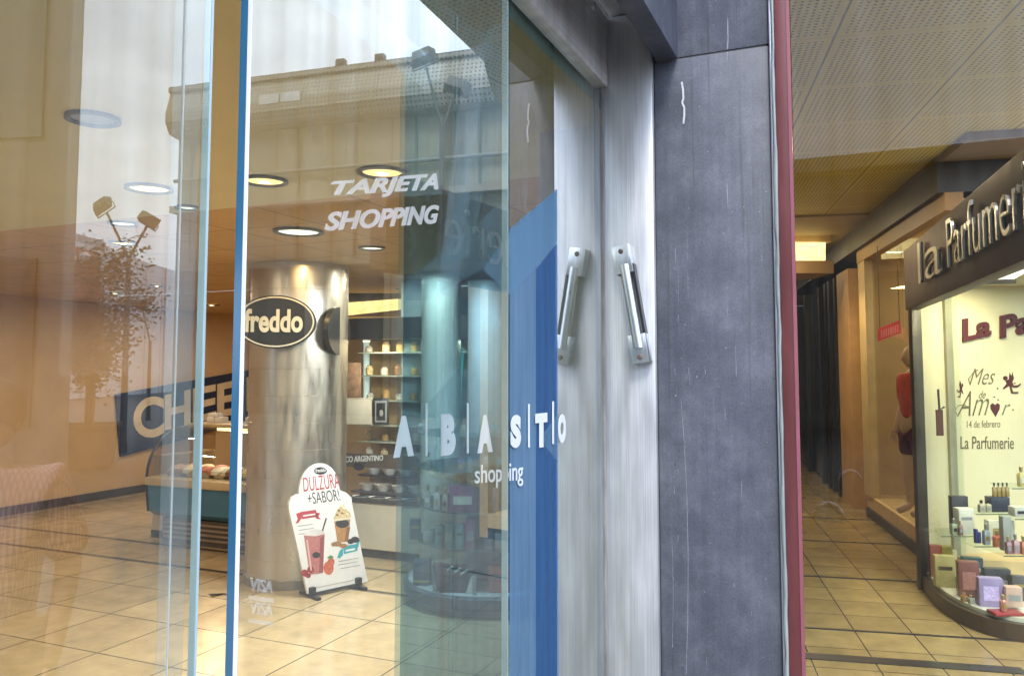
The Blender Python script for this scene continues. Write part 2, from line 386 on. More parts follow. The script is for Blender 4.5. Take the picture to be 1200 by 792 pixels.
# ------------------------------------------------------------------ mesh builder
class MB:
    def __init__(s): s.v = []; s.f = []
    def add(s, vs, fs):
        o = len(s.v); s.v += [Vector(p) for p in vs]; s.f += [[i + o for i in f] for f in fs]; return s
    def hexa(s, b, t):
        return s.add(list(b) + list(t), [(3, 2, 1, 0), (4, 5, 6, 7), (0, 1, 5, 4), (1, 2, 6, 5), (2, 3, 7, 6), (3, 0, 4, 7)])
    def box(s, x0, x1, y0, y1, z0, z1):
        b = [(x0, y0, z0), (x1, y0, z0), (x1, y1, z0), (x0, y1, z0)]
        return s.hexa(b, [(p[0], p[1], z1) for p in b])
    def obox(s, o, u, v, w):
        o, u, v, w = map(Vector, (o, u, v, w))
        b = [o, o + u, o + u + v, o + v]
        return s.hexa(b, [p + w for p in b])
    def prism(s, pts, vec):
        pts = [Vector(p) for p in pts]; vec = Vector(vec); n = len(pts)
        return s.add(pts + [p + vec for p in pts], [tuple(range(n))[::-1], tuple(range(n, 2 * n))] + [(i, (i + 1) % n, n + (i + 1) % n, n + i) for i in range(n)])
    def wall(s, pts, z0, z1, th):
        """upright sheet following a plan polyline, th metres thick to its left"""
        pts = [Vector((p[0], p[1], 0)) for p in pts]; n = len(pts); off = []
        for i in range(n):
            d = (pts[min(i + 1, n - 1)] - pts[max(i - 1, 0)]).normalized()
            off.append(pts[i] + Vector((-d.y, d.x, 0)) * th)
        vs = []
        for i in range(n):
            for p in (pts[i], off[i]):
                vs += [Vector((p.x, p.y, z0)), Vector((p.x, p.y, z1))]
        fs = []
        for i in range(n - 1):
            a, b = 4 * i, 4 * i + 4
            fs += [(a, b, b + 1, a + 1), (a + 2, a + 3, b + 3, b + 2), (a, a + 2, b + 2, b), (a + 1, b + 1, b + 3, a + 3)]
        fs += [(0, 1, 3, 2), (4 * n - 4, 4 * n - 2, 4 * n - 1, 4 * n - 3)]
        return s.add(vs, fs)
    def cyl(s, p0, p1, r0, r1=None, n=20, caps=True):
        p0, p1 = Vector(p0), Vector(p1); r1 = r0 if r1 is None else r1
        d = (p1 - p0).normalized(); a = d.orthogonal().normalized(); b = d.cross(a)
        vs = [p0 + (a * math.cos(2 * math.pi * i / n) + b * math.sin(2 * math.pi * i / n)) * r0 for i in range(n)]
        vs += [p1 + (a * math.cos(2 * math.pi * i / n) + b * math.sin(2 * math.pi * i / n)) * r1 for i in range(n)]
        fs = [(i, (i + 1) % n, n + (i + 1) % n, n + i) for i in range(n)]
        if caps: fs += [tuple(range(n))[::-1], tuple(range(n, 2 * n))]
        return s.add(vs, fs)
    def lathe(s, c, prof, n=24, a0=0.0, a1=2 * math.pi, sx=1.0):
        c = Vector(c); full = abs(a1 - a0 - 2 * math.pi) < 1e-6; k = n if full else n + 1
        vs = []
        for r, z in prof:
            for i in range(k):
                a = a0 + (a1 - a0) * i / n
                vs.append(c + Vector((r * math.cos(a) * sx, r * math.sin(a), z)))
        fs = []
        for j in range(len(prof) - 1):
            for i in range(n):
                i2 = (i + 1) % k
                fs.append((j * k + i, j * k + i2, (j + 1) * k + i2, (j + 1) * k + i))
        if full:
            fs += [tuple(range(k))[::-1], tuple(range((len(prof) - 1) * k, len(prof) * k))]
        return s.add(vs, fs)
    def ball(s, c, r, n=14):
        if not hasattr(r, '__len__'): r = (r, r, r)
        c = Vector(c); vs = []; fs = []; m = n // 2
        for j in range(m + 1):
            ph = math.pi * j / m
            for i in range(n):
                a = 2 * math.pi * i / n
                vs.append(c + Vector((r[0] * math.sin(ph) * math.cos(a), r[1] * math.sin(ph) * math.sin(a), -r[2] * math.cos(ph))))
        for j in range(m):
            for i in range(n): fs.append((j * n + i, j * n + (i + 1) % n, (j + 1) * n + (i + 1) % n, (j + 1) * n + i))
        return s.add(vs, fs)
    def tube(s, path, r, n=10):
        path = [Vector(p) for p in path]; vs = []; fs = []; m = len(path); a = None
        for i, p in enumerate(path):
            d = (path[min(i + 1, m - 1)] - path[max(i - 1, 0)]).normalized()
            a = d.orthogonal().normalized() if a is None else (a - d * a.dot(d)).normalized()
            b = d.cross(a); rr = r[i] if hasattr(r, '__len__') else r
            vs += [p + (a * math.cos(2 * math.pi * k / n) + b * math.sin(2 * math.pi * k / n)) * rr for k in range(n)]
        for i in range(m - 1):
            for k in range(n): fs.append((i * n + k, i * n + (k + 1) % n, (i + 1) * n + (k + 1) % n, (i + 1) * n + k))
        fs += [tuple(range(n))[::-1], tuple(range((m - 1) * n, m * n))]
        return s.add(vs, fs)
    def build(s, name, mat, parent=None, bevel=0.0, smooth=35, origin=None, merge=False, frame=None):
        me = bpy.data.meshes.new(name)
        bm = bmesh.new()
        vs = [bm.verts.new(p) for p in s.v]
        for f in s.f:
            try: bm.faces.new([vs[i] for i in f])
            except ValueError: pass
        if merge: bmesh.ops.remove_doubles(bm, verts=bm.verts, dist=1e-5)
        bmesh.ops.recalc_face_normals(bm, faces=bm.faces)
        if bevel:
            ed = [e for e in bm.edges if len(e.link_faces) == 2 and e.calc_face_angle(0) > 0.5]
            bmesh.ops.bevel(bm, geom=ed, offset=bevel, segments=2, affect='EDGES', profile=0.5, clamp_overlap=True)
        o = bpy.data.objects.new(name, me)
        if parent is not None:
            base = parent['_base']; o.parent = parent
            off = Vector(base)
        else:
            if origin is None:
                xs = [p for p in s.v]
                off = Vector(((min(p.x for p in xs) + max(p.x for p in xs)) / 2, (min(p.y for p in xs) + max(p.y for p in xs)) / 2, min(p.z for p in xs)))
            else: off = Vector(origin)
            o.location = off
        o['_base'] = tuple(off)
        for v in bm.verts: v.co -= off
        if frame is not None:                       # turned about z so that object space follows the thing's own grid
            rot = Matrix.Rotation(-frame, 3, 'Z')
            for v in bm.verts: v.co = rot @ v.co
            o.rotation_euler = (0, 0, frame)
        bm.to_mesh(me); bm.free()
        if smooth:
            for p in me.polygons: p.use_smooth = True
            me.set_sharp_from_angle(angle=R(smooth))
        if mat: me.materials.append(mat)
        COL.objects.link(o)
        return o
def tag(o, label, cat, group=None):
    o['label'] = label; o['category'] = cat
    if group: o['group'] = group
    return o
def thing(name, label, cat, loc, group=None):
    o = bpy.data.objects.new(name, None); o.location = Vector(loc); o['_base'] = tuple(Vector(loc)); o.empty_display_size = 0.1
    COL.objects.link(o); return tag(o, label, cat, group)
def struct(o, kind='structure'):
    o['kind'] = kind; return o

# ------------------------------------------------------------------ lettering
def text_geo(body, bold=0.0, shear=0.0, spacing=1.0, res=5):
    cu = bpy.data.curves.new('lettering', 'FONT'); cu.body = body; cu.offset = bold; cu.shear = shear; cu.space_character = spacing
    cu.resolution_u = res; cu.fill_mode = 'FRONT'
    ob = bpy.data.objects.new('lettering', cu)
    me = bpy.data.meshes.new_from_object(ob)
    vs = [v.co.copy() for v in me.vertices]; fs = [tuple(p.vertices) for p in me.polygons]
    bpy.data.objects.remove(ob); bpy.data.curves.remove(cu); bpy.data.meshes.remove(me)
    x0, x1 = min(v.x for v in vs), max(v.x for v in vs); y0, y1 = min(v.y for v in vs), max(v.y for v in vs)
    return [((v.x - x0) / (x1 - x0), (v.y - y0) / (y1 - y0)) for v in vs], fs, (x1 - x0) / (y1 - y0)
def put_text(mb, body, bl, br, tl, th=0.002, normal=None, tr=None, **kw):
    """lettering fitted between three (four) corners of its bounding box on a surface, th thick along the normal"""
    st, fs, _ = text_geo(body, **kw)
    bl, br, tl = Vector(bl), Vector(br), Vector(tl); tr = Vector(tr) if tr is not None else br + tl - bl
    n = (br - bl).cross(tl - bl).normalized() if normal is None else Vector(normal).normalized()
    pos = [bl * (1 - s) * (1 - t) + br * s * (1 - t) + tl * (1 - s) * t + tr * s * t for s, t in st]
    k = len(pos)
    # rim edges for the thickness
    cnt = {}
    for f in fs:
        for i in range(len(f)):
            e = (f[i], f[(i + 1) % len(f)]); cnt[e] = cnt.get(e, 0) + 1
    faces = [tuple(f) for f in fs] + [tuple(i + k for i in f)[::-1] for f in fs]
    for (a, b) in cnt:
        if (b, a) not in cnt: faces.append((b, a, a + k, b + k))
    mb.add([p + n * th for p in pos] + pos, faces)
    return mb
LAMPS = 0.235        # one dial for all electric lamps and added fill lights
def area(name, loc, size, power, col, rot=(0, 0, 0), sy=None, spread=None, shape=None):
    power = power * LAMPS
    d = bpy.data.lights.new(name, 'AREA'); d.energy = power; d.color = col; d.size = size
    if shape: d.shape = shape
    if sy: d.shape = 'RECTANGLE'; d.size_y = sy
    if spread: d.spread = spread
    o = bpy.data.objects.new(name, d); o.location = loc; o.rotation_euler = rot; COL.objects.link(o)
    return o
WARM = (1.0, 0.80, 0.56)
Z = Vector((0, 0, 1))

# ================================================================== SETTING
FLOOR_M = tile_mat('mall_floor_tiles', sr(190, 168, 130), 0.57, (0.10, 0.085, 0.06), 0.006, (2.88, 3.45), 0.022, 0.15, 0.18, 0.80)
o = MB().add([(-9, -6, 0), (0.0, -6, 0), (0.0, 0.5, 0), (0.3, 0.5, 0), (-2.8, 22, 0), (-9, 22, 0)], [(0, 1, 2, 3, 4, 5)]).build('floor', FLOOR_M, origin=(0, 0, 0)); struct(o)
COR_M = tile_mat('passage_floor_tiles', sr(156, 137, 92), 0.345, (0.05, 0.04, 0.03), 0.005, (), 0.03, 0.17, 0.2, 0.80)
pts = [(0.3, 0.5, 0), (0.3, 0.0, 0), (0.95, 0.0, 0), (1.2, 1.5, 0), (1.60, 2.75, 0), (1.72, 3.2, 0), (2.6, 6.6, 0), (6, 9, 0), (6, 22, 0), (-2.8, 22, 0)]
o = MB().add(pts, [tuple(range(len(pts)))]).build('passage_floor', COR_M, origin=(EYE.x, EYE.y, 0), frame=CA); struct(o)
inlay = pm('dark_inlay', (0.03, 0.03, 0.03), 0.3)
mb = MB()
for (px, py, wd) in ((940, 768, 0.10), (940, 735, 0.022), (940, 674.5, 0.03), (940, 633, 0.02), (940, 606, 0.02)):
    p = on_z(px, py, 0.0) - Vector((EYE.x, EYE.y, 0)); l = p.dot(CDIR)
    mb.obox(cor(-0.8, l - wd / 2, 0.001), CRT * (2.6 if wd > 0.05 else 4.0), CDIR * wd, Z * 0.004)
struct(mb.build('floor_inlay', inlay))
PAVE = tile_mat('street_paving', (0.13, 0.125, 0.12), 0.5, (0.06, 0.06, 0.06), 0.008, (), 0.02, 0.75, 0.2, 0.85)
struct(MB().add([(0.0, -40, -0.004), (60, -40, -0.004), (60, 60, -0.004), (0.0, 60, -0.004)], [(0, 1, 2, 3)]).build('pavement', PAVE, origin=(0, 0, 0)))
struct(MB().add([(-150, -150, -0.03), (150, -150, -0.03), (150, 150, -0.03), (-150, 150, -0.03)], [(0, 1, 2, 3)]).build('ground', pm('asphalt_ground', (0.06, 0.06, 0.06), 0.9), origin=(0, 0, 0)))
CZ = 2.47
struct(MB().box(-9, -0.03, -6, 0.85, CZ, CZ + 0.12).build('ceiling', pm('pale_ceiling_board', sr(206, 196, 160), 0.8, 0, 0.05, 2)))
brown = tile_mat('brown_ceiling_board', sr(192, 158, 114), 0.6, (0.10, 0.07, 0.04), 0.004, (), 0.02, 0.7, 0.08, 0.94)
struct(MB().box(-9, -0.03, 0.855, 4.3, CZ + 0.004, CZ + 0.12).build('inner_ceiling', brown))
struct(MB().add([Vector(p) for p in ((-9, 4.305, CZ + 0.004), (-0.35, 4.305, CZ + 0.004), (-2.7, 21.5, CZ + 0.004), (-9, 21.5, CZ + 0.004))], [(0, 1, 2, 3)]).build('far_ceiling', brown))
SOFFIT = perforated('perforated_soffit_panel', sr(214, 192, 96))
sp = [(0.20, 0.02), (1.28, 0.02), (1.36, 1.5), (1.52, 1.95), (2.05, 4.5), (2.6, 6.6), cor(3.6, 9.05)[:2], cor(-0.3, 9.05)[:2]]
o = MB().prism([(p[0], p[1], 3.3) for p in sp], (0, 0, 0.1)).build('soffit', SOFFIT, origin=cor(1.14 + 0.375, 0.03 + 0.375, 3.3), frame=CA); struct(o)

# ================================================================== ENTRANCE
JX = 0.158         # outer edge of the steel jamb
fr = thing('door_frame', 'brushed steel door frame with wide jamb and overhead beam beside dark stone', 'door frame', (0.08, 0.06, 0))
JTOP = on_y(735, 16, 0).z
MB().box(0.0, JX, 0.0, 0.11, 0, JTOP).build('jamb', STEEL, fr, bevel=0.009)
hb = on_y(707, 104, 0).z
HF = on_y(713, 100, 0).x
MB().box(-0.02, HF, -3.2, -0.002, hb, JTOP - 0.004).build('overhead_beam', STEELH, fr, bevel=0.006)
MB().box(HF + 0.004, 0.168, -3.2, 0.105, JTOP + 0.002, JTOP + 0.02).build('top_plate', STEELH, fr, bevel=0.002)
p = on_x(694, 8, HF)
MB().cyl((HF - 0.002, p.y, p.z), (HF + 0.01, p.y, p.z), 0.012, n=16).build('bolt', CHROME, fr)
# handle: bent flat brackets top and bottom, a round bar between
def jp(px, py, y=0.0): return on_y(px, py, y)
h0, h1 = jp(735.5, 312), jp(752, 408)
axis = (h1 - h0).normalized(); side = Vector((axis.z, 0, -axis.x)); side = -side if side.x < 0 else side
hd = MB().cyl(h0 + Vector((0, -0.035, 0)), h1 + Vector((0, -0.035, 0)), 0.0155, n=28).build('handle_bar', CHROME, fr)
for (c, up) in ((jp(733.5, 306), True), (jp(752.5, 409), False)):
    hw = 0.026; hh = 0.042
    u, v = side * (2 * hw), axis * (2 * hh); base = c - side * hw - axis * hh
    m_ = MB()
    m_.obox(base + Vector((0, -0.043, 0)), u, v, (0, 0.004, 0))            # face plate
    m_.obox(base + Vector((0, -0.039, 0)), side * 0.004, v, (0, 0.038, 0))  # returns to the jamb
    m_.obox(base + side * (2 * hw - 0.004) + Vector((0, -0.039, 0)), side * 0.004, v, (0, 0.038, 0))
    m_.build('bracket', CHROME, hd, bevel=0.0015)
    e = c + axis * (-0.024 if up else 0.024)
    MB().cyl(e + Vector((0, -0.043, 0)), e + Vector((0, -0.049, 0)), 0.008, 0.0055, 14).build('bolt', RUST, hd)
    e2 = c + axis * (0.022 if up else -0.026)
    MB().cyl(e2 + Vector((0, -0.0432, 0)), e2 + Vector((0, -0.0442, 0)), 0.0032, n=10).build('screw_hole', BLACK, hd)
MB().obox(h0 + side * 0.0195 + Vector((0, -0.033, 0)), side * 0.007, h1 - h0, (0, 0.0295, 0)).build('gap_shade', BLACK, hd)  # black strip put in for the shaded gap beside the bar

SX = jp(909, 420).x          # right edge of the stone
JZ1, JZ2 = jp(794, 67).z, jp(893, 51).z
pil = thing('stone_pillar', 'dark blue grey slate clad pillar streaked with scratches, right of the steel jamb', 'pillar', (0.31, 0.2, 0))
MB().box(JX + 0.002, SX, 0.012, 0.45, 0, JZ1 - 0.002).build('cladding_slab', SLATE, pil, bevel=0.004)
MB().box(JX + 0.002, SX, 0.012, 0.45, JZ1 + 0.002, 5.2).build('cladding_slab', SLATE, pil, bevel=0.004)
MB().box(JX + 0.01, SX - 0.008, 0.017, 0.44, JZ1 - 0.003, JZ1 + 0.003).build('mortar_joint', pm('grey_mortar', (0.25, 0.24, 0.23), 0.9), pil)
# a few long scratches and a bold paint smear
sc = MB(); rnd = random.Random(3)
def scratch(pts, wd):
    ps = [jp(x, y) for x, y in pts]
    for a, b in zip(ps, ps[1:]):
        d = (b - a); n_ = Vector((-d.z, 0, d.x)).normalized() * wd
        sc.prism([Vector((q.x, 0.0108, q.z)) for q in (a - n_, b - n_, b + n_, a + n_)], (0, 0.0011, 0))
scratch([(798, 95), (799.5, 104), (800, 114), (798.5, 119), (801, 125), (801, 134), (800, 144)], 0.0026)
sc.build('paint_smear', pm('white_smear', (0.62, 0.62, 0.64), 0.8, 0, 0.2, 40), pil, smooth=0); sc = MB()
scratch([(797, 468), (801, 520), (804, 580), (805.5, 650), (805, 730), (803, 792)], 0.0006)
scratch([(787, 640), (788, 700), (787, 760)], 0.0004)
for k in range(22):
    x = rnd.choice([rnd.gauss(800, 6), rnd.gauss(790, 5), rnd.uniform(785, 895)]); y = rnd.uniform(120, 780); L = rnd.uniform(2, 9)
    scratch([(x, y), (x + rnd.uniform(-1, 1), y + L)], rnd.uniform(0.00025, 0.0006))
sc.build('scratch_mark', pm('pale_scratch', (0.27, 0.28, 0.32), 0.8, 0, 0.35, 60), pil, smooth=0)
LB = jp(792, 68).z
L0, L1 = jp(768.5, 69).x, jp(793.5, 68).x
lin = thing('stone_lintel', 'dark slate clad beam running over the doorway towards the viewer', 'lintel', ((L0 + L1) / 2, -1.5, LB))
MB().box(L0, L1, -3.6, 0.010, LB, 4.2).build('beam_cladding', SLATE, lin, bevel=0.003)
# upper facade above the doors keeps the daylight out of the ceiling void
up = MB().box(-0.04, L0 - 0.004, -6, 0.45, JTOP + 0.03, 5.2).build('upper_wall', SLATE); tag(up, 'slate clad upper wall above the sliding glass doors', 'wall')

# right-hand framed window
rf = thing('framed_window', 'tall passage window in a dull red metal frame beside the stone pillar', 'window', (1.2, 0.05, 0))
RX0, RX1 = jp(916.5, 420).x, jp(934, 420).x
MB().box(RX0, RX1, -0.012, 0.05, 0, 5.2).build('red_frame', REDP, rf, bevel=0.004)
MB().box(RX1 - 0.006, RX1 + 0.003, -0.014, -0.0125, 0, 5.2).build('frame_bead', pm('pink_bead', (0.30, 0.10, 0.13), 0.3), rf)
MB().box(SX + 0.001, RX0 - 0.008, -0.004, 0.04, 0, 5.2).build('pale_trim', pm('pale_metal_trim', (0.50, 0.52, 0.58), 0.35, 0.6, 0.25, 9, (1, 1, 0.2)), rf, bevel=0.003)
sb = MB(); rnd = random.Random(9)
path = [Vector((RX0 - 0.0045, -0.008, z * 0.05)) + Vector((rnd.uniform(-0.0015, 0.0015), rnd.uniform(-0.002, 0.001), 0)) for z in range(0, 85)]
sb.tube(path, [0.0045 + rnd.uniform(-0.0012, 0.0018) for _ in path], 8)
a = jp(929, 762); sb.tube([jp(925, 735), jp(928, 752), jp(934, 772)], 0.0016, 6)
sb.build('sealant_bead', SEAL, rf)
MB().box(RX1 + 0.003, 2.6, 0.01, 0.02, 0, 3.28).build('glass_pane', G_RIGHT, rf)

# fixed side window, tinted, with blue film, between sliding door and jamb
def sx(px, py): return on_x(px, py, 0.0)
sw_y0 = sx(472, 400).y
sw = thing('side_window', 'fixed teal tinted side window with blue film and white ABASTO shopping lettering', 'window', (0.0, sw_y0 / 2, 0))
MB().box(-0.010, 0.0, sw_y0, -0.0015, 0, JTOP - 0.15).build('glass_pane', G_SIDE, sw)
MB().box(-0.016, -0.0105, -0.03, -0.0015, 0, JTOP - 0.15).build('edge_gasket', pm('grey_gasket', (0.28, 0.28, 0.29), 0.5), sw)
MB().box(0.0005, 0.005, -0.0045, -0.001, 0, hb - 0.002).build('sealant_seam', pm('seam_grey', (0.33, 0.33, 0.35), 0.5, 0, 0.4, 20, (1, 1, 0.3)), sw)
def film_poly(px_pts, x, th, name, mat, parent, face=0.0008):
    ps = [on_x(a, b, x) for a, b in px_pts]
    return MB().prism(ps, (th, 0, 0)).build(name, mat, parent, smooth=0)
FY0, FY1 = sx(597, 400).y, sx(653, 400).y
zt0, zt1 = sx(597, 268).z, sx(653, 222).z
MB().prism([(0.0004, FY0, 0.02), (0.0004, FY1, 0.02), (0.0004, FY1, zt1), (0.0004, FY0, zt0)], (0.0008, 0, 0)).build('blue_film', BLUEFILM, sw, smooth=0)
film_poly([(597, 272), (653, 223), (653, 283), (598, 347), (566, 316)], 0.0016, 0.0006, 'light_film', LIGHTFILM, sw)
film_poly([(632, 514), (653, 486), (653, 541)], 0.0016, 0.0006, 'light_film', LIGHTFILM, sw)
MB().box(0.0004, 0.0012, sw_y0, FY0 - 0.001, 0.02, JTOP - 0.15).build('teal_film', TEALFILM, sw, smooth=0)  # added sheet: tints the pane teal and dims its mirror images
film_poly([(535, 350), (571, 50), (545, 60), (512, 345)], 0.0016, 0.0012, 'pale_film', PALEFILM, sw)
film_poly([(628, 316), (653, 285), (653, 792), (628, 792)], 0.0014, 0.0005, 'dark_film', film('deep_blue_film', (0.08, 0.19, 0.36), (0.8, 0.86, 0.94), 0.07), sw)
SHARD = film('pale_teal_film', (0.34, 0.52, 0.60), (0.96, 0.98, 0.99), 0.10)
film_poly([(594, 232), (594, 300), (560, 318), (500, 352), (476, 352), (476, 330)], 0.0024, 0.0005, 'pale_shard', SHARD, sw)
film_poly([(566, 40), (594, 20), (594, 120), (548, 300), (520, 312)], 0.0032, 0.0005, 'pale_shard', SHARD, sw)
film_poly([(476, 500), (540, 430), (594, 470), (594, 540), (520, 560)], 0.0032, 0.0005, 'pale_shard', SHARD, sw)
# lettering
letters = MB()
AB = [('A', 458, 482, 487, 535), ('B', 514, 531, 484.5, 533), ('A', 557, 574.5, 486, 530), ('S', 596, 608, 486, 524.5), ('T', 625, 639, 484, 524), ('O', 652, 661, 485, 519)]
for ch, x0, x1, yt, yb in AB:
    k = -0.11 * (x1 - x0)
    put_text(letters, ch, sx(x0, yb - k * 0.5), sx(x1, yb + k * 0.5), sx(x0, yt - k * 0.5), 0.0012, (1, 0, 0), tr=sx(x1, yt + k * 0.5), bold=0.07)
for x, y0, y1 in ((497, 472, 534), (545.5, 472, 531), (587, 470, 527), (617.5, 473, 524), (646, 470, 520)):
    a, b, c = sx(x - 0.9, y1), sx(x + 0.9, y1), sx(x - 0.9, y0)
    letters.prism([a, b, b + (c - a), c], (0.0012, 0, 0))
put_text(letters, 'shopping', sx(554, 573), sx(610.5, 569), sx(554, 545), 0.0012, (1, 0, 0), tr=sx(610.5, 540), bold=0.005)
for p in letters.v: p.x += 0.0042
letters.build('lettering', VINYL, sw, smooth=0)

# sliding door leaf (right) and the second leaf (left), standing a hand's breadth in front
def lx(px, py): return on_x(px, py, LEAF_X)
DY0, DY1 = lx(286, 400).y, lx(595, 400).y
dr = thing('sliding_door', 'sliding glass door leaf with bright blue edge and frosted TARJETA SHOPPING lettering', 'door', (LEAF_X, (DY0 + DY1) / 2, 0.02), 'sliding glass doors')
MB().box(LEAF_X - 0.012, LEAF_X, DY0, DY1, 0.02, JTOP - 0.01).build('glass_pane', G_LEAF, dr)
e0 = lx(277.5, 400).y
# the polished edge is the ground end of the sheet and its blue protection profile
EW = (on_y(288.5, 400, DY0 - 0.0006).x - on_y(279.5, 400, DY0 - 0.0006).x)
EX0 = LEAF_X - 0.012
MB().box(EX0 - 0.001, EX0 + 0.0085, DY0 - 0.0016, DY0 - 0.0003, 0.02, JTOP - 0.01).build('blue_edge', EDGE_BLUE, dr)
MB().box(EX0 + 0.0087, LEAF_X + 0.001, DY0 - 0.0016, DY0 - 0.0003, 0.02, JTOP - 0.01).build('white_edge', EDGE_WHITE, dr)
MB().box(LEAF_X - 0.012, LEAF_X, DY1 + 0.0003, DY1 + 0.002, 0.02, JTOP - 0.01).build('far_edge', EDGE_PALE, dr)
t_ = MB()
put_text(t_, 'TARJETA', lx(388, 234), lx(513, 228), lx(388, 213), 0.001, (1, 0, 0), tr=lx(514, 203), bold=0.035, shear=0.28)
put_text(t_, 'SHOPPING', lx(380, 271), lx(514, 262), lx(380, 249), 0.001, (1, 0, 0), tr=lx(514, 240), bold=0.035, shear=0.28)
t_.build('lettering', FROST, dr, smooth=0)
t_ = MB()
for (y0, y1, yb) in ((676, 692, 697), (703, 719, 724)):
    put_text(t_, 'VISA', lx(293, y1), lx(319, y1 + 3), lx(293, y0), 0.001, (1, 0, 0), tr=lx(319, y0 + 4), bold=0.02, shear=0.15)
    a, b, c = lx(291, yb + 5), lx(320, yb + 9), lx(291, yb)
    t_.prism([a, b, b + (c - a), c], (0.001, 0, 0))
t_.build('card_sticker', FROST2, dr, smooth=0)
film_poly([(330, -30), (378, -30), (522, 78), (498, 106)], LEAF_X - 0.0145, 0.001, 'pale_film', PALEFILM, dr)
LY1 = lx(240, 300).y; LY0 = LY1 - 1.6
dl = thing('sliding_door', 'sliding glass door leaf with pale edges in front of the warm wall, reflecting a tree', 'door', (LEAF_X, (LY0 + LY1) / 2, 0.02), 'sliding glass doors')
MB().box(LEAF_X - 0.008, LEAF_X, LY0, LY1, 0.02, JTOP - 0.01).build('glass_pane', G_LEAF, dl)
MB().box(LEAF_X - 0.008, LEAF_X + 0.0005, LY1 + 0.0003, LY1 + 0.003, 0.02, JTOP - 0.01).build('edge_strip', EDGE_PALE, dl)
ly2 = lx(208, 300).y
MB().box(LEAF_X + 0.0005, LEAF_X + 0.0016, ly2, ly2 + 0.0013, 0.02, JTOP - 0.01).build('seal_line', film('pale_seal', (0.6, 0.66, 0.66), (0.9, 0.95, 0.95), 0.5), dl)
film_poly([(207, -40), (240, -40), (211, 840), (180, 840)], LEAF_X - 0.0145, 0.001, 'clear_profile', PALEFILM, dl)
# inner pier added behind the side window to lighten that glass
tag(MB().box(-0.30, -0.03, 0.25, 0.6, 0, 3.3).build('inner_backing', pm('pale_backing_paint', (0.55, 0.56, 0.55), 0.6, 0, 0.08)), 'pale painted pier added just inside the doorway behind the blue film', 'backing')
pw = MB().wall([(0.28, 0.62), (-2.75, 21.5)], 0, 3.3, 0.06).build('partition_wall', pm('dark_partition', (0.2, 0.18, 0.16), 0.7)); tag(pw, 'long partition wall between the ice cream hall and the passage', 'wall')

# ================================================================== ICE CREAM HALL (left)
WX = on_z(0, 605, 0).x
lw_ = MB().box(WX - 0.15, WX, -6, 22, 0, CZ + 0.12).build('side_wall', WARMWALL); tag(lw_, 'warm orange plaster wall carrying the slanted CHEEK banner', 'wall')
struct(MB().box(WX, WX + 0.02, -6, 22, 0.0, 0.10).build('skirting_board', pm('dark_skirting', (0.06, 0.05, 0.045), 0.4)))
tag(MB().box(-9, -2.6, 21.5, 21.7, 0, CZ).build('end_wall', pm('ochre_wall', (0.5, 0.36, 0.18), 0.7)), 'ochre end wall at the back of the ice cream hall', 'wall')
def wx(px, py): return on_x(px, py, WX + 0.005)
bn = thing('banner', 'slanted navy blue banner with tan CHEEK lettering on the orange wall', 'banner', wx(210, 530))
tl, bl, tr, br = wx(134, 462), wx(140, 535), wx(318, 428.5), wx(318, 486)
MB().prism([bl, br, tr, tl], (0.03, 0, 0)).build('banner_panel', NAVY, bn, smooth=0)
t_ = MB(); off = Vector((0.031, 0, 0))
for ch, x0, x1, yt0, yb0, yt1, yb1 in (('C', 154, 190, 467, 514.5, 463, 511), ('H', 191, 221, 463, 504, 456, 497.5), ('E', 224, 251, 455, 497, 450, 489),
                                       ('E', 252.5, 275, 450, 489, 445, 485), ('K', 287, 316, 442, 482, 436, 474)):
    put_text(t_, ch, wx(x0, yb0) + off, wx(x1, yb1) + off, wx(x0, yt0) + off, 0.006, (1, 0, 0), tr=wx(x1, yt1) + off, bold=0.03)
t_.build('lettering', TANLET, bn, smooth=0)

# gelato counter
CYF = on_z(200, 640, 0).y
cx0 = on_y(172, 600, CYF).x; cx1 = on_y(330, 600, CYF).x
def cz(y): return on_y(240, y, CYF).z
ct = thing('display_counter', 'curved glass ice cream counter with blue front below the CHEEK banner', 'counter', ((cx0 + cx1) / 2, CYF + 0.4, 0))
MB().box(cx0 + 0.08, cx1, CYF + 0.12, CYF + 0.95, 0, cz(614)).build('plinth', pm('dark_plinth', (0.10, 0.09, 0.085), 0.4), ct)
gr = MB()
for k in range(4):
    z = 0.05 + k * 0.045
    gr.box(cx0 + 0.1, cx1, CYF + 0.105, CYF + 0.119, z, z + 0.02)
gr.build('vent_grille', pm('grille_metal', (0.34, 0.30, 0.27), 0.4, 0.5), ct)
zb, zr0, zr1, zt = cz(612), cz(573), cz(563), cz(506)
prof = [(0.10, zb), (0.03, zb + 0.05), (0.0, zr0)]
fb = [Vector((cx0, CYF + y, z)) for y, z in prof] + [Vector((cx0, CYF + 0.9, zr0)), Vector((cx0, CYF + 0.9, zb))]
MB().prism(fb, (cx1 - cx0, 0, 0)).build('front_panel', pm('blue_counter_paint', (0.055, 0.19, 0.33), 0.35, 0, 0.1), ct)
MB().box(cx0 - 0.01, cx1, CYF - 0.03, CYF + 0.9, zr0 + 0.001, zr1).build('rail', pm('tan_rail', (0.56, 0.44, 0.28), 0.35), ct, bevel=0.01)
MB().box(cx0 + 0.02, cx1, CYF + 0.45, CYF + 0.9, zt, zt + 0.035).build('top_shelf', pm('tan_shelf', (0.5, 0.38, 0.22), 0.35), ct, bevel=0.008)
cur = []
for k in range(9):
    a = k / 8; cur.append((CYF + 0.0 + 0.46 * (1 - math.cos(a * math.pi / 2)), zr1 + (zt - zr1) * math.sin(a * math.pi / 2)))
gm = MB()
vs = [Vector((x, y, z)) for x in (cx0 + 0.02, cx1) for y, z in cur]
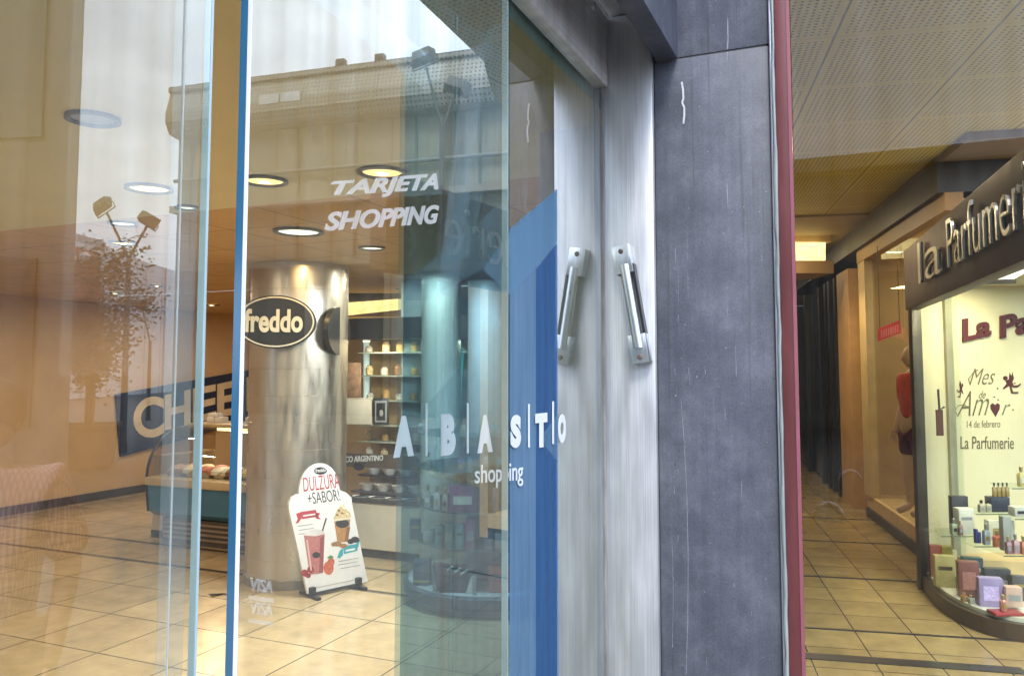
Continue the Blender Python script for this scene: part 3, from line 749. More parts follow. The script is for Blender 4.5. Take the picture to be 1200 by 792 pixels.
gm.add(vs, [(i, i + 1, 9 + i + 1, 9 + i) for i in range(8)])
gm.build('curved_glass', G_SHOP, ct)
em = MB()
ring = [(y, z) for y, z in cur] + [(CYF + 0.86, zt), (CYF + 0.86, zr1)]
em.prism([Vector((cx0 - 0.012, y, z)) for y, z in ring], (0.02, 0, 0))
em.build('end_panel', film('smoked_end_glass', (0.10, 0.09, 0.08), (0.85, 0.80, 0.72), 0.12), ct, smooth=0)
em = MB(); em.tube([Vector((cx0 - 0.015, y, z)) for y, z in [(CYF + 0.03, zb + 0.05), (CYF, zr0)] + cur], 0.013, 8); em.build('end_trim', BLACK, ct)
tubs = [(0.55, 0.32, 0.20), (0.75, 0.62, 0.42), (0.45, 0.16, 0.12), (0.70, 0.66, 0.56), (0.22, 0.11, 0.06), (0.62, 0.45, 0.16), (0.68, 0.5, 0.4), (0.3, 0.16, 0.1)]
for k in range(8):
    x = cx0 + 0.12 + k * (cx1 - cx0 - 0.2) / 8
    t_ = MB().box(x, x + 0.24, CYF + 0.12, CYF + 0.5, zr1 + 0.001, zr1 + 0.05).build('ice_cream_tub', pm('tub_steel', (0.5, 0.48, 0.45), 0.3, 0.9), ct, bevel=0.004)
    q = MB()
    for i in range(3): q.ball((x + 0.06 + i * 0.06, CYF + 0.2 + (i % 2) * 0.12, zr1 + 0.055), (0.07, 0.11, 0.05), 10)
    q.build('ice_cream', pm('ice_cream_%d' % k, tubs[k], 0.6, 0, 0.15, 30, (1, 1, 1), 0.3), t_)
MB().box(cx0 - 0.20, cx0 - 0.03, CYF + 0.25, CYF + 0.9, 0, cz(541)).build('side_panel', pm('pale_side_panel', (0.55, 0.48, 0.38), 0.5), ct)
MB().box(cx0 - 0.195, cx0 - 0.035, CYF + 0.235, CYF + 0.249, 0, 0.07).build('side_kick', BLACK, ct)
pc = on_y(253, 503, CYF + 0.7)
for (dx, dz, wv, hv, lb) in ((0, 0, 0.10, 0.05, 'small white carton on the counter top, lower left of three'), (0.105, 0, 0.09, 0.055, 'small white carton on the counter top, right of three'), (0.02, 0.056, 0.1, 0.035, 'flat white carton lying on two others on the counter top'), (0.5, 0, 0.09, 0.06, 'single white carton on the counter top behind the blue door edge')):
    cb = MB().box(pc.x + dx - 0.05, pc.x + dx + wv - 0.05, CYF + 0.62, CYF + 0.72, zt + 0.036 + dz, zt + 0.036 + dz + hv)
    tag(cb.build('carton', WHITE, bevel=0.003), lb, 'carton', 'cartons on the ice cream counter')
area('counter_glow', ((cx0 + cx1) / 2, CYF + 0.62, zt - 0.03), cx1 - cx0 - 0.3, 14, WARM, sy=0.1)
MB().box(cx0 + 0.1, cx1, CYF + 0.78, CYF + 0.82, zt - 0.06, zt - 0.02).build('strip_lamp', lamp_mat('amber_strip', (1, 0.66, 0.28), 3), ct)

# round steel-clad column with two oval signs
cp = on_z(348, 694, 0); cp = at(348, 560, 6.5); cp.z = 0
CR = 0.385
cl = thing('steel_column', 'round column clad in satin steel with horizontal band joints behind the poster stand', 'column', cp)
prof = []
for k in range(12):
    z0, z1 = k * 0.206, (k + 1) * 0.206
    prof += [(CR - 0.002, z0), (CR, z0 + 0.0015), (CR, z1 - 0.0015), (CR - 0.002, z1)]
MB().lathe(cp, prof, 72).build('cladding', COLSTEEL, cl, smooth=40)
MB().lathe(cp, [(CR + 0.012, 0), (CR + 0.012, 0.07), (CR + 0.003, 0.075)], 64).build('base_ring', pm('dull_base_steel', (0.35, 0.33, 0.3), 0.4, 0.8), cl)
def oval(name, label, c, fwd, rx, rz, th, txt=None):
    u = Vector((fwd.y, -fwd.x, 0)) * -1
    u = Vector((-fwd.y, fwd.x, 0))
    t = thing(name, label, 'sign', c)
    n = 56
    pts = [c + u * (math.cos(2 * math.pi * i / n) * rx) + Z * (math.sin(2 * math.pi * i / n) * rz) for i in range(n)]
    MB().prism([p - fwd * th for p in pts], fwd * th).build('sign_board', pm('sign_black', (0.022, 0.020, 0.019), 0.35), t)
    rim = MB()
    for (k, kk) in ((0.93, 0.965),):
        a = [c + u * (math.cos(2 * math.pi * i / n) * rx * kk) + Z * (math.sin(2 * math.pi * i / n) * (rz - rx * (1 - kk))) for i in range(n)]
        b = [c + u * (math.cos(2 * math.pi * i / n) * rx * k) + Z * (math.sin(2 * math.pi * i / n) * (rz - rx * (1 - k))) for i in range(n)]
        m = [p + fwd * 0.004 for p in a + b]
        rim.add(a + b + m, [(i, (i + 1) % n, n + (i + 1) % n, n + i) for i in range(n)] + [(2 * n + i, 3 * n + i, 3 * n + (i + 1) % n, 2 * n + (i + 1) % n) for i in range(n)]
                + [(i, 2 * n + i, 2 * n + (i + 1) % n, (i + 1) % n) for i in range(n)] + [(n + i, n + (i + 1) % n, 3 * n + (i + 1) % n, 3 * n + i) for i in range(n)])
    if txt: rim.build('sign_rim', pm('cream_sign_paint', (0.72, 0.66, 0.52), 0.5), t)
    if txt:
        l = MB(); o_ = c + fwd * 0.001
        put_text(l, txt, o_ - u * rx * 0.78 - Z * rz * 0.40, o_ + u * rx * 0.68 - Z * rz * 0.40, o_ - u * rx * 0.78 + Z * rz * 0.48, 0.006, fwd, bold=0.03)
        l.build('lettering', pm('cream_sign_paint', (0.72, 0.66, 0.52), 0.5), t, smooth=0)
    br_ = MB().cyl(c - fwd * (th + 0.001), c - fwd * (th + 0.06), 0.02, n=12); br_.build('mount', BLACK, t)
    return t
tocam = (Vector((EYE.x, EYE.y, 0)) - cp).normalized()
c1 = at(323, 377, 6.03)
f1 = Matrix.Rotation(R(-9), 3, 'Z') @ tocam
W1 = 46 / F * 6.03
oval('oval_sign', 'black oval sign with cream rim reading freddo, on the front of the steel column', c1, f1, W1, W1 * 0.68, 0.05, 'freddo')
c2 = at(398, 388, 6.35); f2 = Matrix.Rotation(R(68), 3, 'Z') @ tocam
oval('oval_sign', 'dark oval sign seen edge-on at the right side of the steel column', c2, f2, 0.26, 0.19, 0.04)

# poster stand
pb = thing('poster_stand', 'white bottle shaped poster board of milkshakes standing on black feet before the column', 'poster stand', on_z(389, 700, 0))
pl, pr = on_z(357, 702, 0), on_z(421, 688, 0)
pu = (pr - pl); pu.z = 0
wl = pl + Vector((0, 0, 0.0)); pn = Vector((pu.y, -pu.x, 0)).normalized()
if pn.dot(Vector((EYE.x, EYE.y, 0)) - pl) < 0: pn = -pn
lean = -pn * 0.05
# panel coordinates from the picture, mapped onto the panel's own leaning plane
pnrm = (pn + Z * 0.07).normalized()
po = on_z(389, 695, 0.0) + Z * 0.03 + lean * 0.2
def pp(px, py, h=0.0): return on_plane(px, py, po + pnrm * h, pnrm)
out = [(360.5, 695.5), (431, 681), (413, 592), (412, 583), (406, 577), (398, 574)]
out += [(396 + 4 * math.cos(a) * 0 + (372 - 396) * (1 - math.cos(a * 1)) * 0.0, 0) for a in ()]
dome = []
for k in range(15):
    a = k / 14 * math.pi
    dome.append((374 + 24 * math.cos(a), 574 - 34 * math.sin(a) + (2.5 * (1 - math.cos(a)))))
out += dome[1:] + [(348.5, 578.5), (341.5, 583), (338.5, 590), (339, 598)]
MB().prism([pp(x, y) for x, y in out], -pnrm * 0.022).build('poster_panel', pm('poster_white', (0.70, 0.69, 0.70), 0.45, 0, 0.03), pb, smooth=0)
def art(name, mat, polys=(), texts=(), h=0.0012):
    m = MB()
    for pol in polys: m.prism([pp(x, y, 0.0004) for x, y in pol], pnrm * h)
    for (txt, a, b, c, d, kw) in texts: put_text(m, txt, pp(*a, 0.0004), pp(*b, 0.0004), pp(*c, 0.0004), h, pnrm, tr=pp(*d, 0.0004), **kw)
    return m.build(name, mat, pb, smooth=0)
def ell(cx, cy, rx, ry, n=18, rot=0.0):
    return [(cx + rx * math.cos(t) * math.cos(rot) - ry * math.sin(t) * math.sin(rot), cy + rx * math.cos(t) * math.sin(rot) + ry * math.sin(t) * math.cos(rot)) for t in [2 * math.pi * i / n for i in range(n)]]
INKK = pm('ink_black', (0.03, 0.025, 0.025), 0.5); INKR = pm('ink_red', (0.42, 0.04, 0.06), 0.5); INKT = pm('ink_teal', (0.04, 0.33, 0.38), 0.5)
INKG = pm('ink_grey', (0.3, 0.3, 0.3), 0.5)
art('slogan', INKR, (), [('DULZURA', (356, 576), (399, 571), (355, 559.5), (396, 554), dict(bold=-0.004))])
art('slogan', INKK, (), [('+SABOR!', (361, 591), (399, 586), (360, 577.5), (396, 573), dict(bold=-0.006))])
art('badge', INKK, [ell(375.5, 551.5, 7.5, 4.4)])
art('badge_text', pm('ink_white', (0.7, 0.7, 0.7), 0.5), (), [('freddo', (369.5, 553.5), (381.5, 552.5), (369.5, 549), (381.5, 548), dict(bold=0.02))], h=0.0022)
art('ribbon', INKR, [[(347, 601.5), (353, 600), (353, 607), (350, 612), (346, 613.5), (349, 608)], [(352, 599.5), (370, 597), (372, 605), (353.5, 608)], [(369, 600), (375, 601), (373, 605), (376, 608.5), (370, 607)]])
art('ribbon', INKT, [[(398, 645), (402, 641), (402, 650), (398, 654), (395, 653)], [(402, 639.5), (418, 637), (419, 645), (403, 649)], [(417, 637), (422, 631.5), (420, 640), (418, 644)]])
tw = [[(349 + i, 616 + k * 4.6), (366 + i, 613.5 + k * 4.6), (366 + i, 614.2 + k * 4.6), (349 + i, 616.8 + k * 4.6)] for k, i in ((0, 0), (1, 2), (2, 1))]
tw += [[(397 + i, 657 + k * 4.2), (420 + i, 653 + k * 4.2), (420 + i, 653.7 + k * 4.2), (397 + i, 657.8 + k * 4.2)] for k, i in ((0, 0), (1, -1), (2, 2))]
tw += [[(365, 689), (425, 677), (425, 677.6), (365, 689.7)]]
for ln in tw: art('print_line', INKG, [ln])
art('milkshake_cup', pm('ink_pink', (0.42, 0.15, 0.14), 0.45, 0, 0.25, 60), [[(356, 626), (380.5, 624), (378.5, 671), (363, 673)]])
art('cup_lid', pm('ink_pale', (0.62, 0.58, 0.58), 0.5), [[(355, 627), (358, 622), (370, 619.5), (379, 621), (381, 625), (370, 628)]], h=0.002)
art('straw', INKK, [[(377, 622), (378.5, 622), (383, 607), (381.5, 606.5)]], h=0.002)
art('cup_badge', INKK, [ell(370.5, 650, 4.6, 3.6)], h=0.002)
art('berry', pm('ink_berry', (0.28, 0.03, 0.03), 0.5, 0, 0.4, 90), [ell(357, 671, 4, 4.2), ell(364, 667, 4, 4), ell(361, 674, 3, 3)], h=0.0018)
art('strawberry', pm('ink_strawberry', (0.50, 0.10, 0.04), 0.5, 0, 0.3, 90), [ell(385, 665, 6, 8), ell(388, 658, 4, 5)], h=0.0018)
art('coffee_cup', pm('ink_caramel', (0.40, 0.20, 0.07), 0.45, 0, 0.3, 60), [[(391, 606), (411, 603.5), (408, 634), (395.5, 636)]])
art('cream_top', pm('ink_cream', (0.58, 0.45, 0.25), 0.5, 0, 0.5, 120), [[(391, 607), (394, 599), (398, 594), (402, 591), (406, 597), (410, 600), (411.5, 605), (401, 608)]], h=0.0018)
art('cup_badge', INKK, [ell(401, 613, 8, 5.2)], h=0.002)
art('almond', pm('ink_nut', (0.34, 0.17, 0.06), 0.5, 0, 0.4, 90), [ell(395, 637, 5, 3), ell(402, 639, 5, 2.6), ell(390.5, 637.5, 2.4, 2.6)], h=0.0018)
SHINE = pm('ink_shine', (0.62, 0.40, 0.38), 0.5); DEEP = pm('ink_deep_pink', (0.27, 0.07, 0.08), 0.5, 0, 0.2, 60); CARD = pm('ink_dark_caramel', (0.24, 0.10, 0.03), 0.5, 0, 0.3, 80)
art('cup_shade', DEEP, [[(375, 630), (380, 627), (378.3, 670), (374, 671)]], h=0.0021)
art('cup_highlight', SHINE, [[(358.5, 632), (360.5, 632), (365.5, 668), (363.7, 668.5)]], h=0.0021)
art('cup_shade', CARD, [[(406, 618), (410.3, 617), (407.6, 633), (404, 634)]], h=0.0021)
art('cup_band', pm('ink_foam', (0.66, 0.56, 0.40), 0.5), [[(391.2, 608), (411, 605.5), (410.8, 608), (391.5, 610.5)]], h=0.0022)
for k, (x, y) in enumerate(((397, 598), (403, 595), (401, 601), (407, 602), (395, 603), (400.5, 592.5))):
    art('cream_swirl', (CARD, pm('ink_light_cream', (0.74, 0.66, 0.48), 0.5))[k % 2], [ell(x, y, 2.0, 1.1, 12, 0.5)], h=0.0023)
for x, y in ((386, 663), (388, 668), (383, 668), (389, 659)): art('seed', SHINE, [ell(x, y, 0.5, 0.7, 8)], h=0.0024)
art('leaf', pm('ink_leaf', (0.10, 0.20, 0.04), 0.5), [[(383, 653), (387, 650), (391, 652), (388, 655)]], h=0.0025)
for q in ([(355, 605.2), (369.5, 602.9), (369.3, 601.2), (354.8, 603.5)], [(405, 646), (416, 643.9), (415.8, 641.8), (404.8, 643.9)]):
    art('ribbon_print', pm('ink_white', (0.7, 0.7, 0.7), 0.5), [q], h=0.0022)
art('chocolate', INKK, [ell(416, 632, 5, 3.6), ell(411, 634, 4, 3)], h=0.0018)
for (fx, fy, gx, gy) in ((365, 697, 0, 0), (419, 685, 0, 0)):
    c = pp(fx, fy); c.z = 0
    MB().obox(c - pu.normalized() * 0.018 + pn * 0.11, pu.normalized() * 0.036, -pn * 0.26, Z * 0.022).build('foot', BLACK, pb, bevel=0.004)
    MB().obox(c - pu.normalized() * 0.022 + pn * 0.03 + Z * 0.02, pu.normalized() * 0.044, -pn * 0.06, Z * 0.055).build('clamp', BLACK, pb, bevel=0.003)
a, b = pp(365, 697), pp(419, 685); a.z = b.z = 0.022
MB().tube([a, b], 0.011, 8).build('cross_bar', BLACK, pb)
c = on_z(252, 697, 0)
tag(MB().prism([c + Vector((-0.06, 0, 0.001)), c + Vector((0.09, 0.06, 0.001)), c + Vector((0.05, 0.02, 0.012)), c + Vector((0.02, -0.05, 0.001))], (0, 0, 0.003)).build('paper_scrap', BLACK), 'small black scrap lying on the tiles left of the poster', 'scrap')

# bakery cabinet right of the column
BY = on_z(440, 655, 0).y
bx0, bx1 = on_y(402, 600, BY).x, on_y(560, 600, BY).x
def bz(y): return on_y(440, y, BY).z
def byx(px): return on_y(px, 560, BY).x
bc = thing('bakery_cabinet', 'pastry cabinet with cream base, dark trays and lit glass shelves right of the column', 'cabinet', ((bx0 + bx1) / 2, BY, 0))
MB().box(bx0, bx1, BY + 0.01, BY + 0.6, 0.08, bz(590)).build('counter_base', CREAM, bc)
MB().box(bx0, bx1, BY + 0.04, BY + 0.6, 0, 0.078).build('kick_board', DARK, bc)
MB().box(bx0, bx1, BY, BY + 0.6, bz(590) + 0.001, bz(585)).build('counter_top', DARK, bc)
for (yz, d0) in ((553, 0.22), (571, 0.12), (584, 0.02)):
    t_ = MB(); 
    for k in range(5):
        x = bx0 + 0.06 + k * 0.17
        t_.lathe((x + 0.06, BY + d0 + 0.08, bz(yz) - 0.06), [(0.045, 0.0), (0.072, 0.05), (0.078, 0.06), (0.066, 0.055), (0.04, 0.012)], 14, sx=1.0)
    t_.build('bowl', WHITE, bc)
    MB().box(bx0, bx1, BY + d0, BY + d0 + 0.17, bz(yz) - 0.075, bz(yz) - 0.062).build('shelf', DARK, bc)
MB().box(bx0, bx1, BY + 0.42, BY + 0.6, bz(584), bz(380)).build('back_panel', pm('amber_back', (0.42, 0.27, 0.11), 0.5, 0, 0.25, 4), bc)
for y in (540, 520, 500, 470, 440, 412):
    MB().box(bx0, bx1, BY + 0.2, BY + 0.419, bz(y) - 0.012, bz(y)).build('shelf', pm('shelf_glass_edge', (0.35, 0.4, 0.33), 0.2), bc)
MB().box(bx0, bx1, BY + 0.05, BY + 0.6, bz(397), bz(372)).build('cabinet_hood', DARK, bc)
rnd = random.Random(5)
cols = [(0.5, 0.3, 0.1), (0.6, 0.48, 0.25), (0.25, 0.13, 0.06), (0.55, 0.5, 0.42), (0.4, 0.1, 0.06), (0.65, 0.6, 0.5)]
for y, wv in ((540, 'loaf'), (520, 'jar'), (470, 'jar'), (440, 'jar'), (412, 'jar')):
    for k in range(5):
        x = bx0 + 0.07 + k * 0.16 + rnd.uniform(-0.02, 0.02); h = rnd.uniform(0.05, 0.10); q = MB()
        q.lathe((x, BY + 0.3, bz(y) + 0.001), [(0.02, 0), (0.034, 0.004), (0.036, h * 0.7), (0.024, h * 0.85), (0.024, h)], 12)
        jar = q.build('glass_jar', pm('jar_%d' % rnd.randrange(6), cols[rnd.randrange(6)], 0.3, 0, 0.2, 40))
        tag(jar, 'small preserve jar on the lit shelves of the pastry cabinet', 'jar', 'jars on the pastry cabinet shelves')
t_ = MB(); put_text(t_, 'CO ARGENTINO', on_y(405, 541.5, BY - 0.002), on_y(449, 539.5, BY - 0.002), on_y(405, 534.5, BY - 0.002), 0.003, (0, -1, 0), tr=on_y(449, 533, BY - 0.002), bold=0.02)
t_.build('lettering', WHITE, bc, smooth=0)
cc = on_y(420, 546.5, BY - 0.01)
MB().prism([cc + Vector((0.055 * math.cos(t * math.pi / 12), 0, 0.034 * math.sin(t * math.pi / 12))) for t in range(24)], (0, 0.008, 0)).build('oval_badge', BLACK, bc)
MB().box(bx0, bx1, BY - 0.001, BY + 0.018, bz(548) - 0.003, bz(532)).build('name_board', pm('board_brown', (0.10, 0.075, 0.05), 0.4), bc)
area('cabinet_glow', ((bx0 + bx1) / 2, BY + 0.12, bz(400)), 1.0, 26, WARM, sy=0.15)
# menu sheets and framed picture
def upright(name, label, cat, px0, px1, y0, y1, d, mat, th=0.012, parent=None, foot=None):
    a, b, c = at(px0, y1, d), at(px1, y1, d), at(px0, y0, d)
    n = (b - a).cross(c - a).normalized()
    m = MB().prism([a, b, b + (c - a), c], -n * th)
    o = m.build(name, mat, parent, bevel=0.0 if th < 0.01 else 0.002)
    if label: tag(o, label, cat)
    return o, n
dB = (Vector((byx(430), BY, 0)) - EYE).dot(FWD) - 0.06
m1, n1 = upright('menu_sheet', 'pale paper menu sheet leaning beside the black picture frame', 'menu', 405, 435.5, 468, 497, dB, pm('menu_paper', (0.62, 0.55, 0.42), 0.7))
m1, n1 = upright('menu_holder', None, None, 405, 436, 466.5, 467.8, dB, CREAM, parent=m1)
pf = thing('picture_frame', 'black framed picture with a pale oval portrait on the pastry cabinet', 'picture', at(446, 498, dB))
upright('frame', None, None, 437, 455.5, 466, 498, dB, BLACK, parent=pf)
upright('mat_board', None, None, 439.5, 453, 469.5, 494.5, dB - 0.006, pm('mat_grey', (0.36, 0.36, 0.35), 0.6), 0.004, parent=pf)
upright('picture', None, None, 441, 451.5, 472, 492.5, dB - 0.011, BLACK, 0.004, parent=pf)
ce = at(446.5, 484, dB - 0.014)
MB().ball(ce, (0.022, 0.004, 0.03), 12).build('portrait', pm('portrait_grey', (0.45, 0.42, 0.38), 0.6, 0, 0.4, 60), pf)
# red-orange fascia, dark band and amber light strip above
dF = dB + 1.7
fs_ = thing('shop_fascia', 'orange brown shop fascia with dark panel and glowing amber strip above the pastry cabinet', 'fascia', at(450, 370, dF))
upright('upper_board', None, None, 401, 500, 309, 329, dF, pm('orange_board', (0.34, 0.14, 0.06), 0.5), 0.1, parent=fs_)
upright('dark_board', None, None, 401, 500, 329.4, 353, dF, pm('smoky_board', (0.085, 0.075, 0.06), 0.4, 0, 0.4, 5), 0.1, parent=fs_)
a, b, c, d_ = at(401, 370, dF - 0.05), at(500, 359, dF - 0.05), at(500, 348, dF - 0.05), at(401, 355, dF - 0.05)
MB().prism([a, b, c, d_], FWD * 0.05).build('light_strip', lamp_mat('amber_cove', (1, 0.70, 0.26), 1.5), fs_, smooth=0)
upright('lower_board', None, None, 401, 500, 371, 390, dF + 0.05, pm('ochre_board', (0.45, 0.31, 0.13), 0.5), 0.1, parent=fs_)
bw, _ = upright('back_wall', 'ochre plaster wall behind the pastry cabinet', 'wall', 380, 640, 300, 660, dF + 0.6, pm('ochre_plaster', (0.42, 0.31, 0.17), 0.7), 0.12)
pt, _ = upright('wall_poster', 'poster of a standing figure in brown tones above the pastry cabinet', 'poster', 407, 423, 425, 468, dB + 0.3, pm('poster_brown', (0.30, 0.18, 0.11), 0.5, 0, 0.5, 14), 0.01)
tb = at(429, 470, dB + 0.4)
lt = thing('tube_lamp', 'upright glowing pale blue tube lamp behind the menu sheet', 'lamp', at(429, 468, dB + 0.45))
MB().cyl(at(429.5, 468, dB + 0.45), at(429.5, 401, dB + 0.45), 0.028, n=16).build('tube', pm('pale_tube', (0.55, 0.70, 0.66), 0.3, 0, 0.05, 5, (1, 1, 1), 0, 0.5, 0.25), lt)
MB().cyl(at(429.5, 401, dB + 0.45), at(429.5, 398, dB + 0.45), 0.034, n=16).build('cap', lamp_mat('cap_lamp', (1, 0.85, 0.55), 2), lt)

# perfume corner behind the side window; its display stands in for a mirror image
dc = on_z(540, 724, 0); ctr = at(573, 700, 6.0); ctr.z = 0
PT = pm('pale_stone_plinth', (0.50, 0.52, 0.52), 0.5, 0, 0.06)
RAD = 0.60
dk = thing('display_stand', 'semicircular tiered glass perfume display with grey base behind the tinted window in place of its mirror image', 'display stand', ctr)
def zat(y): return at(530, y, 5.4).z
ZP0, ZP1 = at(530, 722, 5.3).z, at(530, 706, 5.3).z
MB().lathe(ctr, [(RAD - 0.06, 0), (RAD - 0.06, ZP0)], 60).build('base_drum', PT, dk)
MB().lathe(ctr, [(RAD, ZP0 + 0.001), (RAD + 0.02, ZP0 + 0.02), (RAD + 0.02, ZP1 - 0.01), (RAD, ZP1)], 60).build('deck', pm('dark_deck_rim', (0.09, 0.10, 0.12), 0.4), dk)
MB().lathe(ctr, [(RAD - 0.012, ZP1 + 0.001), (RAD - 0.012, ZP1 + 0.006)], 60).build('deck_top', pm('pale_deck', (0.48, 0.49, 0.48), 0.4), dk)
SH = []
for y in (643, 600, 553, 512):
    z = at(530, y, 5.6).z; SH.append(z)
    MB().lathe(ctr, [(0.52, z), (0.52, z + 0.008)], 60).build('glass_shelf', film('green_shelf_glass_%d' % y, (0.14, 0.2, 0.2), (0.6, 0.75, 0.75), 0.45), dk)
MB().lathe(ctr, [(0.16, ZP1 + 0.008), (0.16, 2.3)], 40).build('core_post', pm('core_grey', (0.30, 0.31, 0.31), 0.4), dk)
cw = at(516, 560, 6.9); cw.z = 0
wc = thing('white_column', 'smooth white round column lit from above behind the ABASTO lettering', 'column', cw)
MB().lathe(cw, [(0.17, 0), (0.17, CZ - 0.05)], 40).build('shaft', pm('white_column_paint', (0.72, 0.72, 0.66), 0.5, 0, 0.04), wc)
MB().lathe(cw, [(0.175, CZ - 0.05), (0.19, CZ - 0.01)], 40).build('collar', WHITE, wc)
area('column_wash', cw + Vector((0.12, -0.40, CZ - 0.03)), 0.12, 26, (1, 0.95, 0.8))
for k, (px0, px1, y0, y1, d, lab) in enumerate(((535, 549, 350, 500, 7.3, 'narrow dark teal panel right of the white column'), (556, 600, 352, 500, 7.2, 'broad pale grey panel at the right end of the perfume corner'), (470, 505, 330, 500, 7.35, 'pale grey wall panel left of the white column'))):
    upright('wall_panel', lab, 'panel', px0, px1, y0, y1 + 170, d, (pm('teal_panel', (0.08, 0.14, 0.18), 0.5), pm('pale_panel', (0.42, 0.46, 0.46), 0.5, 0, 0.1, 2), pm('pale_panel', (0.42, 0.46, 0.46), 0.5, 0, 0.1, 2))[k], 0.05)
ne = thing('neon_line', 'thin curved turquoise neon tube on the dark panel behind the ABASTO letters', 'neon', at(541, 480, 7.1))
MB().tube([at(543 - 4 * math.sin(t / 8 * 1.6), 408 + t / 8 * 75, 7.1) for t in range(9)], 0.012, 8).build('neon_tube', lamp_mat('turquoise_neon', (0.08, 0.8, 0.6), 0.9), ne)
# bag, boxes and bottles on the display
def local(px, py, d): return at(px, py, d)
def dc_(px, r=0.50):
    d = 5.6
    for _ in range(6):
        lat = (px - 573) / F * d
        d = 6.0 - math.sqrt(max(0.02, r * r - lat * lat))
    return d
bg_ = thing('handbag', 'black slanting handbag with white stripes on the lowest deck of the perfume display', 'handbag', at(535, 702, 5.32))
b0, b1, b2, b3 = at(513, 703, 5.5), at(558, 702, 5.5), at(553, 664, 5.56), at(506, 662, 5.56)
zc = ZP1 + 0.012
for q in (b0, b1): q.z = zc
bm_ = MB()
mid = FWD * 0.13
bm_.prism([b0, b1, b2, (b2 + b3) / 2 - Z * 0.02, b3], mid).build('bag_body', pm('black_nylon', (0.02, 0.022, 0.028), 0.45, 0, 0.3, 12, (1, 1, 1), 0.6), bg_, bevel=0.012)
s_ = MB()
for (x0, y0, x1, y1) in ((524, 668, 531, 664), (532, 671, 540, 666), (540, 673, 548, 668)):
    p0, p1 = at(x0, y0, 5.52), at(x1, y1, 5.52); s_.obox(p0 - FWD * 0.012, (p1 - p0), Z * 0.012, FWD * 0.01)
s_.build('stripe', WHITE, bg_)
p0, p1 = at(546, 694, 5.47), at(552, 676, 5.47)
MB().obox(p0, Vector((0.035, 0.012, 0)), (p1 - p0), FWD * 0.01).build('price_tag', WHITE, bg_)
CAMX = Vector((math.cos(YAW), math.sin(YAW), 0))
PRINTS = [pm('print_gold', (0.5, 0.36, 0.12), 0.3, 0.6), pm('print_white', (0.68, 0.66, 0.62), 0.5), pm('print_black', (0.03, 0.03, 0.035), 0.4), pm('print_grey', (0.3, 0.31, 0.33), 0.4)]
def carton(name, label, cat, px0, px1, y0, y1, d, z, mat, depth=0.06, group=None, yaw=0.0, inset=None):
    w_ = (px1 - px0) / F * d; c = at((px0 + px1) / 2, y1, d); c.z = z
    h_ = (y1 - y0) / F * d
    u = Matrix.Rotation(yaw, 3, 'Z') @ CAMX; v = Vector((-u.y, u.x, 0))
    o = MB().obox(c - u * w_ / 2, u * w_, v * depth, Z * h_).build(name, mat, None, bevel=min(0.003, w_ * 0.1))
    tag(o, label, cat, group)
    if not inset and w_ > 0.02 and cat == 'box':
        k = (int(px0 * 7) % 3)
        pr = MB()
        if k != 1: pr.obox(c - u * w_ * 0.36 + Z * h_ * (0.55 if k == 0 else 0.3) - v * 0.0008, u * w_ * 0.72, v * 0.0006, Z * h_ * (0.12 if k == 0 else 0.32))
        else: pr.obox(c - u * w_ * 0.5 + u * 0.0005 + Z * h_ * 0.12 - v * 0.0008, u * (w_ - 0.001), v * 0.0006, Z * h_ * 0.09)
        pr.build('printed_band', PRINTS[int(px0 * 3) % 4], o, smooth=0)
    if inset:
        e = c - u * w_ * 0.32 + Z * h_ * 0.22 - v * 0.0012
        MB().obox(e, u * w_ * 0.64, v * 0.001, Z * h_ * 0.5).build('printed_panel', inset, o)
    return o
def bottle(label, px0, px1, y0, y1, d, z, mat, cap=None, group=None, square=True):
    w_ = (px1 - px0) / F * d; h_ = (y1 - y0) / F * d; c = at((px0 + px1) / 2, y1, d); c.z = z
    t = thing('perfume_bottle', label, 'bottle', c, group)
    r = w_ / 2; n = 4 if square else 16
    m = MB(); k = 1.25 if square else 1.0
    m.lathe(c, [(r * k * 0.9, 0), (r * k, h_ * 0.05), (r * k, h_ * 0.6), (r * k * 0.75, h_ * 0.68), (r * 0.35, h_ * 0.70), (r * 0.35, h_ * 0.76)], n)
    if square:
        m.v = [c + Matrix.Rotation(YAW + math.pi / 4, 3, 'Z') @ (p - c) for p in m.v]
    fl_ = m.build('flask', mat, t, smooth=30)
    bs = mat.node_tree.nodes.get('Principled BSDF')
    if bs: bs.inputs['Coat Weight'].default_value = 1.0; bs.inputs['Coat Roughness'].default_value = 0.03
    if w_ > 0.03:
        e = c - FWD * (r * (0.90 if square else 1.0)) + Z * h_ * 0.2
        MB().obox(e - CAMX * r * 0.5 - FWD * 0.0015, CAMX * r, FWD * 0.001, Z * h_ * 0.22).build('label', PRINTS[int(px0) % 4], fl_, smooth=0)
    MB().lathe(c + Z * (h_ * 0.765), [(r * 0.5, 0), (r * 0.5, h_ * 0.22), (r * 0.4, h_ * 0.235)], 14).build('cap', cap or pm('gold_cap', (0.6, 0.45, 0.2), 0.3, 0.8), t)
    return t
def cm(name, c, rough=0.35, **k): return pm(name, c, rough, 0, 0.1, 20, **k)
carton('gift_box', 'orange red gift box beside the black handbag', 'box', 573, 599, 673, 702, 5.5, ZP1 + 0.012, cm('orange_box', (0.45, 0.08, 0.05)), 0.12)
carton('perfume_box', 'dark blue round topped case left of the black handbag', 'box', 484, 503, 676, 702, 5.68, ZP1 + 0.012, cm('dark_blue_box', (0.04, 0.06, 0.10)), 0.12)
carton('price_card', 'small grey price card standing in front of the handbag', 'card', 553, 558, 680, 701, 5.45, ZP1 + 0.012, cm('grey_card', (0.4, 0.42, 0.42)), 0.012)
